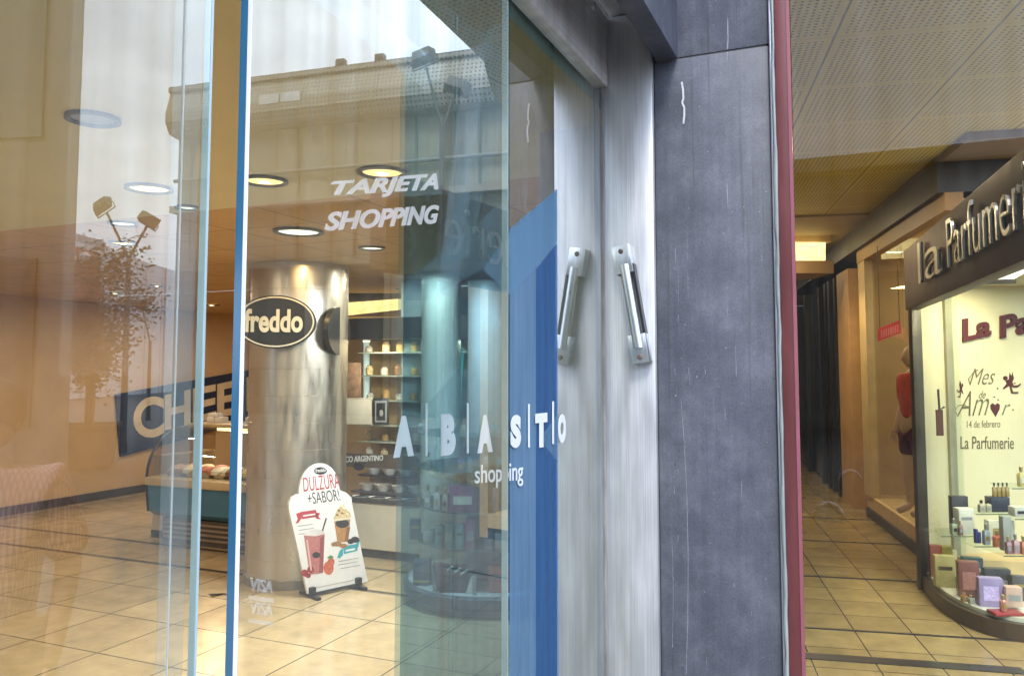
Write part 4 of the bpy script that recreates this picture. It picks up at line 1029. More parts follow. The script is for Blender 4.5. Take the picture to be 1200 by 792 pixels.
row1 = [(480, 492, 618, 641, (0.05, 0.09, 0.10), 'dark teal'), (496, 507, 628, 641, (0.45, 0.48, 0.5), 'white square'), (510, 519, 618, 641, (0.08, 0.30, 0.28), 'green'), (521, 531, 613, 641, (0.06, 0.22, 0.22), 'deep green'), (534, 543, 612, 640, (0.10, 0.33, 0.36), 'turquoise'), (545, 556, 605, 640, (0.33, 0.10, 0.22), 'plum pink'), (568, 577, 618, 641, (0.10, 0.13, 0.22), 'navy'), (580, 592, 622, 641, (0.35, 0.38, 0.42), 'pale grey')]
for i, (x0, x1, y0, y1, c_, nm) in enumerate(row1):
    carton('perfume_box', nm + ' perfume carton on the lowest glass shelf behind the tinted window', 'box', x0, x1, y0, y1, dc_((x0 + x1) / 2), SH[0] + 0.009, cm('carton_' + nm.replace(' ', '_'), c_), 0.06, 'perfume on the tiered display')
row2 = [(488, 494, 578, 599, (0.12, 0.13, 0.13), 'smoky', 1), (497, 505, 574, 599, (0.4, 0.42, 0.38), 'clear', 1), (508, 516, 572, 599, (0.5, 0.5, 0.46), 'pale', 1), (518, 525, 572, 599, (0.4, 0.36, 0.3), 'beige', 1), (527, 557, 569, 599, (0.22, 0.05, 0.14), 'wide plum', 0), (577, 585, 570, 599, (0.25, 0.27, 0.3), 'steel grey', 0)]
for (x0, x1, y0, y1, c_, nm, bt) in row2:
    if bt: bottle(nm + ' glass perfume bottle on the second shelf behind the tinted window', x0, x1, y0, y1, dc_((x0 + x1) / 2), SH[1] + 0.009, cm('flask_' + nm, c_, 0.1), None, 'perfume on the tiered display')
    else: carton('perfume_box', nm + ' perfume carton on the second shelf behind the tinted window', 'box', x0, x1, y0, y1, dc_((x0 + x1) / 2), SH[1] + 0.009, cm('carton2_' + nm.replace(' ', '_'), c_), 0.06, 'perfume on the tiered display')
row3 = [(486, 492, 530, 552, (0.1, 0.11, 0.13), 'black'), (499, 505, 534, 552, (0.4, 0.42, 0.4), 'frosted'), (536, 545, 530, 552, (0.12, 0.1, 0.2), 'violet'), (548, 554, 528, 552, (0.12, 0.3, 0.35), 'teal'), (566, 573, 526, 552, (0.4, 0.36, 0.34), 'rosy beige'), (582, 590, 528, 552, (0.08, 0.3, 0.34), 'aqua')]
for (x0, x1, y0, y1, c_, nm) in row3:
    bottle(nm + ' perfume bottle on the third shelf below the ABASTO letters', x0, x1, y0, y1, dc_((x0 + x1) / 2), SH[2] + 0.009, cm('flask3_' + nm.replace(' ', '_'), c_, 0.1), BLACK, 'perfume on the tiered display')
row4 = [(490, 497, 494, 511, (0.3, 0.3, 0.28), 'squat grey'), (540, 546, 492, 511, (0.4, 0.33, 0.2), 'honey coloured'), (561, 569, 488, 511, (0.2, 0.22, 0.26), 'slate blue'), (576, 583, 490, 511, (0.12, 0.36, 0.38), 'bright aqua')]
for (x0, x1, y0, y1, c_, nm) in row4:
    bottle(nm + ' perfume bottle on the top shelf between the ABASTO letters', x0, x1, y0, y1, dc_((x0 + x1) / 2), SH[3] + 0.009, cm('flask4_' + nm.replace(' ', '_'), c_, 0.1), None, 'perfume on the tiered display')
area('display_fill', ctr + Vector((0.1, -0.75, 2.3)), 0.5, 170, (0.92, 0.97, 1.0))  # added fill light without a lamp, lifts the display through the glass haze

# ceiling downlights of the hall
DL = [(175, 220, 24, 1, 'amber downlight nearest the lamp post reflection on the left door'), (310, 211, 24, 1, 'amber downlight cut by the blue door edge'),
      (448, 201, 26, 1, 'large amber downlight above the TARJETA lettering'), (350, 271, 26, 2, 'white and amber downlight left of the SHOPPING lettering'),
      (436, 290, 14, 2, 'white downlight below the SHOPPING lettering'), (109, 138, 27, 0, 'unlit grey blue downlight high on the left'),
      (144, 261, 15, 2, 'white downlight between the two floodlight heads'), (144, 284, 14, 1, 'small amber downlight under the white one on the left'),
      (219, 242, 12, 2, 'small white downlight beside the left door edge'), (135, 343, 8, 1, 'tiny amber downlight in front of the reflected tree'),
      (184, 334, 7, 1, 'tiny amber downlight right of the reflected tree'), (248, 357, 8, 1, 'small amber downlight seen through the door gap'),
      (546, 334, 12, 2, 'white downlight right of the white column'), (591, 345, 9, 2, 'small white downlight at the edge of the blue film'),
      (480, 322, 6, 2, 'tiny white downlight left of the white column'), (470, 338, 6, 2, 'faint white downlight above the pastry cabinet')]
for px, py, rpx, kind, lab in DL:
    c = on_z(px, py, CZ); d = (c - EYE).dot(FWD); r = rpx / F * d
    t = thing('downlight', lab, 'downlight', (c.x, c.y, CZ - 0.02), 'downlights in the hall ceiling')
    cc = Vector((c.x, c.y, CZ))
    ringm = MB(); n = 36
    ringm.lathe(cc, [(r * 1.14, 0.0), (r * 1.14, -0.012), (r, -0.014), (r * 0.9, 0.0)], n)
    ringm.f = ringm.f[:-2]
    ringm.build('trim_ring', pm('dark_trim', (0.12, 0.10, 0.08), 0.35, 0.6), t)
    lm = [pm('unlit_lens', (0.26, 0.30, 0.40), 0.3), lamp_mat('amber_lens', (1, 0.62, 0.22), 1.9), lamp_mat('white_lens', (1, 0.93, 0.72), 1.6)][kind]
    q = MB().lathe(cc + Z * -0.003, [(r * 0.9, 0), (r * 0.45, -0.006), (r * 0.05, -0.008)], n)
    q.build('lens', lm, t)
    if kind == 1: 
        MB().lathe(cc + Z * -0.0115, [(r * 0.3, 0), (r * 0.1, -0.004)], 20).build('bulb', lamp_mat('bulb_glow', (1, 0.9, 0.6), 4), t)
    if kind:
        lo = area('hall_light', cc + Z * -0.03, max(0.08, r * 1.2), 13 if kind == 1 else 11, (1, 0.78, 0.52) if kind == 1 else (1, 0.88, 0.70), shape='DISK')
for (x, y) in ((-6.8, 0.2), (-6.8, 2.2), (-6.6, 5.5), (-4.8, 6.2), (-3.0, 6.5), (-5.4, -1.2), (-3.2, -1.4), (-1.6, 1.2), (-1.2, -1.2), (-7, 9), (-4, 10)):  # added lights without fixtures, brightening the rest of the hall
    area('hall_light', (x, y, CZ - 0.03), 0.2, 24, (1, 0.84, 0.64), shape='DISK')
# ambers washing the column top
area('column_spot', cp + Vector((tocam.x * 0.62 + 0.05, tocam.y * 0.62, CZ - 0.02)), 0.1, 9, (1, 0.62, 0.25))

# ================================================================== PASSAGE (right)
wallM = pm('tan_passage_wall', (0.40, 0.27, 0.13), 0.6, 0, 0.08)
H = 3.3
def cw_box(m, c0, c1, l0, l1, z0, z1): return m.obox(cor(c0, l0, z0), CRT * (c1 - c0), CDIR * (l1 - l0), Z * (z1 - z0))
def lof(px, c=2.0): return (on_c(px, 500, c) - Vector((EYE.x, EYE.y, 0))).dot(CDIR)
lA, lB, lC, lD, lE = lof(1079), lof(1012), lof(1003), lof(989), lof(941)
zs = on_c(1045, 601.5, 2.0).z
ms = thing('shop_window', 'warm lit clothes shop window with raised tan platform on the passage wall', 'shop window', cor(2.6, (lA + lB) / 2))
zs1 = on_c(1077, 622, 2.0).z
cw_box(MB(), 2.02, 3.6, lA - 0.9, lB, 0.10, zs1).build('platform', pm('tan_platform', (0.58, 0.42, 0.22), 0.5), ms)
cw_box(MB(), 2.0, 3.6, lA - 0.9, lB, 0, 0.098).build('kick_strip', DARK, ms)
cw_box(MB(), 2.04, 2.05, lA - 0.9, lB, zs1, 2.86).build('glass_pane', G_SHOP, ms)
cw_box(MB(), 3.6, 3.7, lA - 0.9, lB, 0, 3.2).build('back_panel', pm('tan_back', (0.48, 0.34, 0.17), 0.6, 0, 0.1), ms)
cw_box(MB(), 2.12, 3.6, lB, lB + 0.05, 0, 3.2).build('end_panel', pm('tan_back', (0.48, 0.34, 0.17), 0.6), ms)
cw_box(MB(), 2.0, 2.10, lB - 0.28, lB + 0.05, zs1 + 0.001, 2.86).build('window_post', pm('pale_post', (0.55, 0.42, 0.22), 0.4), ms)
cw_box(MB(), 1.99, 2.12, lA - 0.9, lB + 0.05, 2.861, 3.0).build('window_head', pm('orange_wood', (0.38, 0.22, 0.09), 0.45), ms)
cw_box(MB(), 2.12, 3.6, lA - 0.9, lB, 2.88, 2.95).build('window_ceiling', pm('tan_back2', (0.45, 0.33, 0.18), 0.6), ms)
area('window_glow', cor(2.8, (lA + lB) / 2 - 0.2, 2.86), 1.0, 46, WARM, (0, 0, CA), sy=1.6)
tag(cw_box(MB(), 1.96, 2.5, lC + 0.001 - 0.0, lD, 0, 2.85).build('pilaster', pm('orange_pilaster', (0.52, 0.31, 0.13), 0.5)), 'orange brown pilaster between clothes window and dark shopfront', 'pilaster')
sf = thing('shopfront', 'dark glazed shopfront with tall black mullions far along the passage', 'shopfront', cor(2.1, (lD + lE) / 2))
cw_box(MB(), 2.3, 2.6, lD + 0.02, lE + 1, 0, 2.85).build('dark_backing', pm('dark_shop_depth', (0.05, 0.045, 0.04), 0.5, 0, 0.4, 3), sf)
cw_box(MB(), 2.02, 2.03, lD + 0.02, lE + 1, 0.05, 2.8).build('glass_pane', glass('dark_shop_glass', (0.45, 0.45, 0.45), 0.12, 0.8, 3.0, 0.02), sf)
mm = [lof(p) for p in (986, 979, 974.5, 967, 950)]
for l in mm: cw_box(MB(), 1.96, 2.1, l, l + 0.10 + 0.03 * (l - mm[0]), 0.0, 2.84).build('mullion', BLACK, sf)
tag(cw_box(MB(), 1.94, 2.6, lA - 0.9, lE + 1, 3.0, 3.24).build('fascia_band', pm('charcoal_fascia', (0.045, 0.042, 0.042), 0.45)), 'long charcoal fascia band under the passage ceiling', 'fascia')
tag(cw_box(MB(), 1.97, 2.6, lA - 1.5, lE + 1, 3.241, 3.55).build('upper_wall', pm('brown_upper', (0.22, 0.14, 0.08), 0.6)), 'brown strip of wall above the charcoal fascia band', 'wall')
struct(cw_box(MB(), -1.2, 4.2, 9.06, 22, 3.28, 3.40).build('passage_ceiling', pm('ochre_ceiling', (0.42, 0.32, 0.17), 0.7, 0, 0.1)))
tag(cw_box(MB(), -1.2, 4, 22, 22.2, 0, 3.27).build('end_wall', pm('brown_end', (0.22, 0.14, 0.07), 0.6)), 'dim brown wall closing the far end of the passage', 'wall')
# glowing cove lamp box below the passage ceiling
cvd = 9.7
cv = thing('cove_lamp', 'glowing amber cove light box with brown apron under the passage ceiling', 'cove light', at(950, 345, cvd))
def slab(px0, px1, y0, y1, d, dep, name, mat, parent):
    a, b, c = at(px0, y1, d), at(px1, y1, d), at(px0, y0, d)
    return MB().obox(a, b - a, c - a, FWD * dep).build(name, mat, parent)
slab(880, 967.5, 284, 305, cvd, 0.6, 'glow_panel', lamp_mat('cove_glow', (1, 0.78, 0.34), 1.5), cv)
slab(880, 977, 305.5, 320, cvd - 0.03, 0.7, 'apron', pm('brown_apron', (0.34, 0.22, 0.10), 0.6), cv)
slab(880, 974, 266, 283.5, cvd + 0.1, 0.6, 'reflector', pm('amber_reflector', (0.6, 0.42, 0.2), 0.5), cv)
area('cove_glow_light', at(930, 340, cvd - 0.5), 1.0, 22, (1, 0.76, 0.42), sy=0.3)
for (c_, l_, p_) in ((1.2, 6.0, 30), (0.9, 9.6, 44), (0.9, 12.5, 46), (0.8, 16, 40)):  # lights without fixtures, added to brighten the passage
    area('passage_fill', cor(c_, l_, 3.25 if l_ > 9 else 3.27), 0.22, p_, (1, 0.80, 0.52), shape='DISK')
# mannequin in a red top
mq = thing('mannequin', 'mannequin in red top and maroon shorts standing in the clothes shop window', 'mannequin', at(1074, 602, 8.6))
mp0 = at(1075, 600, 7.9); mp0.z = zs1
def skin(name, pts, edges, mat, parent, sub=2, root=0):
    me = bpy.data.meshes.new(name); me.from_pydata([p for p, r in pts], edges, []); ob = bpy.data.objects.new(name, me); COL.objects.link(ob)
    m = ob.modifiers.new('s', 'SKIN'); m.use_smooth_shade = True
    for i, (p, r) in enumerate(pts):
        sv = me.skin_vertices[0].data[i]; sv.radius = r if hasattr(r, '__len__') else (r, r); sv.use_root = (i == root)
    s2 = ob.modifiers.new('u', 'SUBSURF'); s2.levels = sub; s2.render_levels = sub
    dg = bpy.context.evaluated_depsgraph_get(); dg.update()
    res = bpy.data.meshes.new_from_object(ob.evaluated_get(dg))
    vs = [v.co.copy() for v in res.vertices]; fs = [tuple(p.vertices) for p in res.polygons]
    bpy.data.objects.remove(ob); bpy.data.meshes.remove(me); bpy.data.meshes.remove(res)
    return MB().add(vs, fs).build(name, mat, parent, smooth=180) if mat else (vs, fs)
def figure(base, face, height, parent, skinm, pose_arm=0.0, lower=None):
    """standing body, feet on base, looking along face; returns joint positions"""
    k = height / 1.75; f = Vector(face).normalized(); s = Vector((f.y, -f.x, 0))
    P = lambda a, b, z: base + s * (a * k) + f * (b * k) + Z * (z * k)
    pts = [(P(0, 0, 0.95), (0.15 * k, 0.11 * k)), (P(0, 0.01, 1.12), (0.135 * k, 0.10 * k)), (P(0, 0.01, 1.32), (0.155 * k, 0.11 * k)), (P(0, 0, 1.45), (0.085 * k, 0.07 * k)), (P(0, 0.01, 1.53), 0.055 * k),
           (P(0.19, 0, 1.42), 0.06 * k), (P(0.25, -0.03, 1.14), 0.045 * k), (P(0.24, 0.06, 0.90), 0.033 * k), (P(0.24, 0.09, 0.83), (0.036 * k, 0.02 * k)),
           (P(-0.19, 0, 1.42), 0.06 * k), (P(-0.27 - pose_arm, -0.05, 1.15), 0.045 * k), (P(-0.24 - pose_arm * 0.3, 0.08, 0.93), 0.033 * k), (P(-0.22 - pose_arm * 0.1, 0.11, 0.87), (0.036 * k, 0.02 * k)),
           (P(0.10, 0, 0.88), 0.10 * k), (P(0.11, 0.02, 0.50), 0.065 * k), (P(0.12, 0, 0.10), 0.042 * k), (P(0.12, 0.16, 0.035), (0.04 * k, 0.028 * k)),
           (P(-0.10, 0, 0.88), 0.10 * k), (P(-0.11, 0.02, 0.50), 0.065 * k), (P(-0.12, 0, 0.10), 0.042 * k), (P(-0.12, 0.16, 0.035), (0.04 * k, 0.028 * k))]
    ed = [(0, 1), (1, 2), (2, 3), (3, 4), (2, 5), (5, 6), (6, 7), (7, 8), (2, 9), (9, 10), (10, 11), (11, 12), (0, 13), (13, 14), (14, 15), (15, 16), (0, 17), (17, 18), (18, 19), (19, 20)]
    vs, fs = skin('body', pts, ed, None, None)
    m = MB().add(vs, fs)
    # head with nose, ears
    hc = P(0, 0.03, 1.64)
    m.ball(hc, (0.078 * k, 0.095 * k, 0.115 * k), 20)
    m.ball(P(0, 0.125, 1.625), (0.013 * k, 0.022 * k, 0.022 * k), 8)
    for e in (-1, 1):
        m.ball(P(e * 0.08, 0.02, 1.635), (0.012 * k, 0.02 * k, 0.03 * k), 8)
    # fingers
    for sgn, wr in ((1, pts[8][0]), (-1, pts[12][0])):
        for i in range(4):
            o_ = wr + f * ((i - 1.5) * 0.018 * k) - Z * 0.01
            L = (0.075, 0.085, 0.08, 0.062)[i] * k
            m.tube([o_, o_ + Z * (-L * 0.5) + f * 0.004, o_ + Z * (-L * 0.8) - s * sgn * 0.012, o_ + Z * -L - s * sgn * 0.028], [0.009 * k, 0.0088 * k, 0.008 * k, 0.006 * k], 8)
        o_ = wr + f * 0.03 * k
        m.tube([o_ + Z * 0.01, o_ + f * 0.025 * k - Z * 0.02, o_ + f * 0.03 * k - Z * 0.055], [0.011 * k, 0.010 * k, 0.007 * k], 8)
    m.build('body', skinm, parent, smooth=60)
    return pts, P, k, s, f
pts_, P_, k_, s_, f_ = figure(mp0, -CRT * 0.9 - CDIR * 0.3, 1.5, mq, pm('mannequin_skin', (0.5, 0.36, 0.24), 0.5), 0.04)
mq.location = mp0; 
for ch in mq.children: ch.location = Vector(mq['_base']) - mp0 if False else ch.location
def sleeve(parent, name, mat, chain, grow):
    pt = [(p, (r[0] + grow, r[1] + grow) if hasattr(r, '__len__') else r + grow) for p, r in chain]
    return pt
def torso(parent, pts, mat, name, grow=0.016, arms=True, hem=0.0, sub=2):
    i0 = [0, 1, 2, 3]
    q = []
    for i in i0:
        r = pts[i][1]; q.append((pts[i][0], (r[0] + grow, r[1] + grow)))
    q[0] = (q[0][0] - Z * hem, q[0][1])
    q[3] = (q[3][0] - Z * 0.01, q[3][1])
    ed = [(0, 1), (1, 2), (2, 3)]
    if arms:
        for a, b in ((5, 6), (9, 10)):
            n0 = len(q); q.append((pts[a][0], pts[a][1] + grow * 0.8)); q.append((pts[a][0].lerp(pts[b][0], 0.98), pts[b][1] + grow * 1.2)); ed += [(2, n0), (n0, n0 + 1)]
    return skin(name, q, ed, mat, parent, sub)
torso(mq, pts_, pm('red_cloth', (0.45, 0.06, 0.04), 0.8, 0, 0.25, 14, (1, 1, 1), 0.4), 'top')
q = [(pts_[0][0] + Z * 0.02, (0.145, 0.115)), (pts_[13][0] - Z * 0.05, 0.105), (pts_[13][0].lerp(pts_[14][0], 0.75), 0.085), (pts_[17][0] - Z * 0.05, 0.105), (pts_[17][0].lerp(pts_[18][0], 0.75), 0.085)]
skin('shorts', q, [(0, 1), (1, 2), (0, 3), (3, 4)], pm('maroon_cloth', (0.10, 0.02, 0.03), 0.85), mq)
# red hanging sale sign
sd_ = 8.0
sg = thing('hanging_sign', 'small red hanging sign with pale strokes tilted in the clothes shop window', 'sign', at(1042, 398, sd_))
a, b, c, d_ = at(1029, 400, sd_), at(1056, 390, sd_), at(1055, 375, sd_), at(1029.5, 385, sd_)
MB().prism([a, b, c, d_], FWD * 0.015).build('sign_board', pm('sale_red', (0.60, 0.05, 0.06), 0.5), sg, smooth=0)
t_ = MB()
for k in range(8):
    x0 = 1032.5 + k * 2.7; yb_ = 396.6 - k * 0.99
    A, B, C = at(x0, yb_, sd_ - 0.004), at(x0 + 1.4, yb_ - 0.5, sd_ - 0.004), at(x0, yb_ - 9.2, sd_ - 0.004)
    t_.prism([A, B, B + (C - A), C], FWD * 0.003)
t_.v = t_.v; t_.build('printed_strokes', pm('sale_pink', (0.75, 0.25, 0.26), 0.5), sg, smooth=0)
cbm = MB()
for px, py in ((1031, 385), (1054, 375.5)):
    p = at(px, py, sd_ + 0.006); cbm.tube([p, Vector((p.x, p.y, 2.88))], 0.003, 6)
cbm.build('cord', BLACK, sg)
for i, (px, py, r_, lab) in enumerate(((1052, 315.5, 6, 'bright oval ceiling spot above the red hanging sign'), (1044, 321.5, 4.5, 'paler oval ceiling spot left of the bright one'))):
    d = 8.3; c = at(px, py, d); c.z = min(c.z, 2.86)
    t = thing('ceiling_spot', lab, 'spotlight', (c.x, c.y, 2.86), 'ceiling spots in the clothes window')
    cc = Vector((c.x, c.y, 2.878))
    MB().lathe(cc, [(r_ / F * d * 1.2, 0), (r_ / F * d * 1.2, -0.02)], 24).build('housing', WHITE, t)
    MB().lathe(cc - Z * 0.021, [(r_ / F * d, 0), (r_ / F * d * 0.6, -0.006)], 24).build('lens', lamp_mat('white_lens', (1, 0.93, 0.72), 1.6), t)
for i, (px, py, lab) in enumerate(((1047, 445, 'leftmost small spot bulb in the row behind the clothes window'), (1054, 443.5, 'second small spot bulb from the left in the row'), (1061, 441.5, 'third small spot bulb from the left in the row'), (1068, 440, 'rightmost small spot bulb in the row by the dark post'))):
    p = on_c(px, py, 3.52)
    t = thing('spot_bulb', lab, 'bulb', p, 'row of spot bulbs on the window back panel')
    MB().ball(p, 0.035, 14).build('bulb', lamp_mat('bulb_warm', (1, 0.8, 0.5), 2.5), t)
    MB().cyl(p, Vector(p) + CRT * 0.078, 0.02, n=12).build('socket', DARK, t)

# ---------------- perfume shop on the right
PS = pm('cream_shop_wall', (0.70, 0.64, 0.44), 0.6, 0, 0.03)
gq = [on_z(1081, 691, 0.0), on_z(1098, 712, 0.0), on_z(1120, 728, 0.0), on_z(1150, 741.5, 0.0), on_z(1180, 749.5, 0.0), on_z(1203, 753, 0.0)]
last = gq[-1]
gq += [Vector((1.72, 3.50, 0)), Vector((1.80, 3.9, 0)), Vector((2.0, 4.7, 0)), Vector((2.1, 5.2, 0))]
# smooth curve through the plan points
def crv(ps, n=5):
    out = []
    for i in range(len(ps) - 1):
        p0, p1, p2, p3 = ps[max(i - 1, 0)], ps[i], ps[i + 1], ps[min(i + 2, len(ps) - 1)]
        for k in range(n):
            t = k / n
            out.append(0.5 * ((2 * p1) + (p2 - p0) * t + (2 * p0 - 5 * p1 + 4 * p2 - p3) * t * t + (3 * p1 - p0 - 3 * p2 + p3) * t ** 3))
    return out + [ps[-1]]
gc = [(p.x, p.y) for p in crv(gq)]
ZS = 0.13
ZTOP = 2.30
shp = thing('perfume_shop', 'cream lit perfume shop showcase with curved glass front on a dark curb', 'shop', (2.0, 4.4, 0))
MB().wall(gc, 0, 0.105, 0.07).build('curb', pm('bronze_curb', (0.075, 0.055, 0.035), 0.35, 0.2, 0.3, 6), shp)
gin = [(x + 0.02, y + 0.03) for x, y in gc]
MB().wall(gin, 0.106, ZTOP, 0.010).build('glass_pane', G_SHOP, shp)
bwall0, bwall1 = at(1117, 500, 6.25), at(1345, 500, 6.6)
bwall0.z = bwall1.z = 0
bdir = (bwall1 - bwall0).normalized(); bn_ = Vector((bdir.y, -bdir.x, 0))
endp = Vector((gc[-1][0], gc[-1][1], 0))
post0 = Vector((gc[0][0], gc[0][1], 0))
dk_pts = [(x + 0.03, y + 0.05) for x, y in gc]
fl = [Vector((x, y, 0.02)) for x, y in dk_pts] + [Vector((bwall0.x, bwall0.y, 0.02))]
MB().prism(fl, (0, 0, ZS - 0.02)).build('showcase_deck', pm('white_deck', (0.72, 0.69, 0.62), 0.4), shp, smooth=0)
MB().obox(bwall0, bwall1 - bwall0, -bn_ * 0.1, Z * ZTOP).build('back_wall', PS, shp)
MB().obox(post0 + Vector((0.03, 0.05, 0.131)), (bwall0 - post0 - Vector((0.03, 0.05, 0))), Vector((0, 0.03, 0)), Z * (ZTOP - 0.13)).build('return_wall', PS, shp)
stp = bwall0 + bn_ * 0.004
MB().obox(stp - bdir * 0.06 + Z * 0.131, bdir * 0.06, bn_ * 0.03, Z * (ZTOP - 0.14)).build('grey_stile', pm('grey_stile', (0.34, 0.32, 0.24), 0.5), shp)
pd = CAMX
MB().obox(post0 - pd * 0.01 + Vector((0, -0.01, 0)), pd * 0.075, FWD * 0.06, Z * 2.2).build('dark_post', pm('bronze_post', (0.06, 0.048, 0.034), 0.35, 0.2, 0.25, 6), shp, bevel=0.004)
ce = [Vector((x, y, ZTOP)) for x, y in dk_pts] + [Vector((bwall0.x, bwall0.y, ZTOP))]
MB().prism(ce, (0, 0, 0.08)).build('showcase_ceiling', pm('cream_ceiling', (0.62, 0.58, 0.42), 0.6), shp, smooth=0)
area('showcase_lamp', (1.60, 4.15, ZTOP - 0.015), 0.3, 50, (1, 0.90, 0.66), sy=0.9)
MB().box(1.46, 1.74, 3.75, 4.55, ZTOP - 0.012, ZTOP - 0.001).build('lamp_panel', lamp_mat('showcase_panel', (1, 0.94, 0.76), 2.0), shp)
# raised letters and the printed greeting on the back wall
def bw_(px, py, h=0.001): return on_plane(px, py, bwall0 + bn_ * h, bn_)
REDL = pm('wine_red_letters', (0.085, 0.012, 0.016), 0.5)
t_ = MB()
put_text(t_, 'La', bw_(1127, 401), bw_(1160, 393.5), bw_(1127, 374), 0.018, bn_, tr=bw_(1160, 368), bold=0.03)
put_text(t_, 'Parfumerie', bw_(1171, 397), bw_(1338, 363), bw_(1171, 370), 0.018, bn_, tr=bw_(1338, 330), bold=0.03)
t_.build('raised_letters', REDL, shp, smooth=0)
GOLD = pm('taupe_print', (0.16, 0.13, 0.07), 0.5)
t_ = MB()
put_text(t_, 'Mes', bw_(1136, 451), bw_(1166, 450), bw_(1136, 432), 0.002, bn_, tr=bw_(1166, 431), shear=0.5, bold=-0.012)
put_text(t_, 'de', bw_(1147, 467), bw_(1155, 466.5), bw_(1147, 458), 0.002, bn_, tr=bw_(1155, 457.5), shear=0.45, bold=-0.01)
put_text(t_, 'Am', bw_(1121, 488), bw_(1159, 486), bw_(1121, 459), 0.002, bn_, tr=bw_(1159, 457), shear=0.5, bold=-0.012)
put_text(t_, 'r', bw_(1174, 486), bw_(1184, 485.5), bw_(1174, 474), 0.002, bn_, tr=bw_(1184, 473.5), shear=0.5, bold=-0.01)
put_text(t_, '14 de febrero', bw_(1133, 501), bw_(1172, 500.5), bw_(1133, 493), 0.002, bn_, tr=bw_(1172, 492), bold=-0.01)
put_text(t_, 'La Parfumerie', bw_(1125.5, 526), bw_(1188, 526), bw_(1125.5, 511), 0.002, bn_, tr=bw_(1188, 511), bold=0.004)
def stroke(m, pts, wd):
    for (a, b) in zip(pts, pts[1:]):
        A, B = bw_(*a), bw_(*b); d = (B - A); n = d.cross(bn_).normalized() * wd
        m.prism([A - n, B - n, B + n, A + n], bn_ * 0.0024)
stroke(t_, [(1121, 486), (1119.5, 480), (1123, 475), (1130, 474), (1135, 478)], 0.0025)
stroke(t_, [(1136, 449), (1135, 444), (1140, 437), (1146, 433)], 0.0025)
t_.build('printed_greeting', GOLD, shp, smooth=0)
t_ = MB()
hp = [(1166.5, 488), (1161, 479), (1160.5, 474.5), (1163, 472.3), (1166, 474.5), (1168.5, 472.2), (1171.3, 474), (1171, 479)]
t_.prism([bw_(x, y) for x, y in hp], bn_ * 0.004)
for x, y in ((1187, 480), (1169, 455), (1165, 465), (1169.5, 468.5), (1189, 449), (1134.5, 464)):
    t_.prism([bw_(x + 0.8 * math.cos(a), y + 0.8 * math.sin(a)) for a in [i * math.pi / 4 for i in range(8)]], bn_ * 0.003)
def cherub(m, x, y, s, flip=1):
    P = lambda pts: m.prism([bw_(x + flip * a * s, y + b * s) for a, b in pts], bn_ * 0.003)
    P([(2.6 * math.cos(t) - 6, 2.6 * math.sin(t) - 6) for t in [i * math.pi / 6 for i in range(12)]])
    P([(-6, -3), (-2, -4.5), (3, 0), (4, 4), (0, 5), (-4, 1)])
    P([(-2, -4), (-1, -12), (1.5, -8), (2, -13), (4, -6), (2, -1)])
    P([(-4, 0), (-9, 6), (-8, 7), (-2, 3)])
    P([(3, 3), (9, 2), (12, 0), (12, 2), (8, 5), (3, 5)])
    P([(1, 4), (3, 10), (9, 10), (9, 12), (1, 12), (-1, 5)])
cherub(t_, 1184, 449, 1.0)
cherub(t_, 1125.5, 456, 0.8, -0.45)
t_.build('printed_heart_motif', REDL, shp, smooth=0)

# hanging sign board with steel letters
sgL, sgR = at(1061, 360, 5.8), at(1200, 296, 3.1)
zlo, zhi = 2.07, 2.50
sgL.z = sgR.z = 0
sgd = (sgR - sgL).normalized(); sgn = Vector((sgd.y, -sgd.x, 0)); sgn = sgn if sgn.dot(EYE - sgL) > 0 else -sgn
sgE = sgR + sgd * 0.75
hs = thing('shop_sign', 'brown hanging shop sign with raised steel letters la Parfumerie above the passage', 'sign', (sgL + sgE) / 2 + Z * zlo)
MB().obox(sgL + Z * zlo, sgE - sgL, -sgn * 0.09, Z * (zhi - zlo)).build('sign_board', pm('brown_sign_board', (0.095, 0.052, 0.045), 0.5, 0, 0.12, 10), hs, bevel=0.005)
def st_(px): return (on_plane(px, 300, sgL, sgn) - sgL).dot(sgd)
tP, tE = st_(1118), st_(1195)
lay = [('la', st_(1082), st_(1110)), ('Parfumerie', tP, tP + (tE - tP) / 0.74)]
lz0, lz1 = 2.185, 2.445
t_, t2_ = MB(), MB()
for body, a, b in lay:
    for m_, off_, th_, bo in ((t_, 0.024, 0.010, -0.012), (t2_, 0.0135, 0.012, -0.014)):
        A, B = sgL + sgd * a + sgn * off_, sgL + sgd * b + sgn * off_
        put_text(m_, body, A + Z * lz0, B + Z * lz0, A + Z * lz1, th_, sgn, bold=bo)
t_.build('raised_letters', steel_mat('letter_steel', (0.66, 0.66, 0.64), 0.3, 'Z', 0.7), hs, smooth=0)
t2_.build('letter_returns', pm('letter_grey', (0.16, 0.16, 0.155), 0.4, 0.5), hs, smooth=0)
for k in (0.12, 0.45):
    q = sgL.lerp(sgE, k) - sgn * 0.091 + Z * 2.2
    MB().obox(q, sgd * 0.03, -sgn * 0.5, Z * 0.03).build('support_arm', DARK, hs)

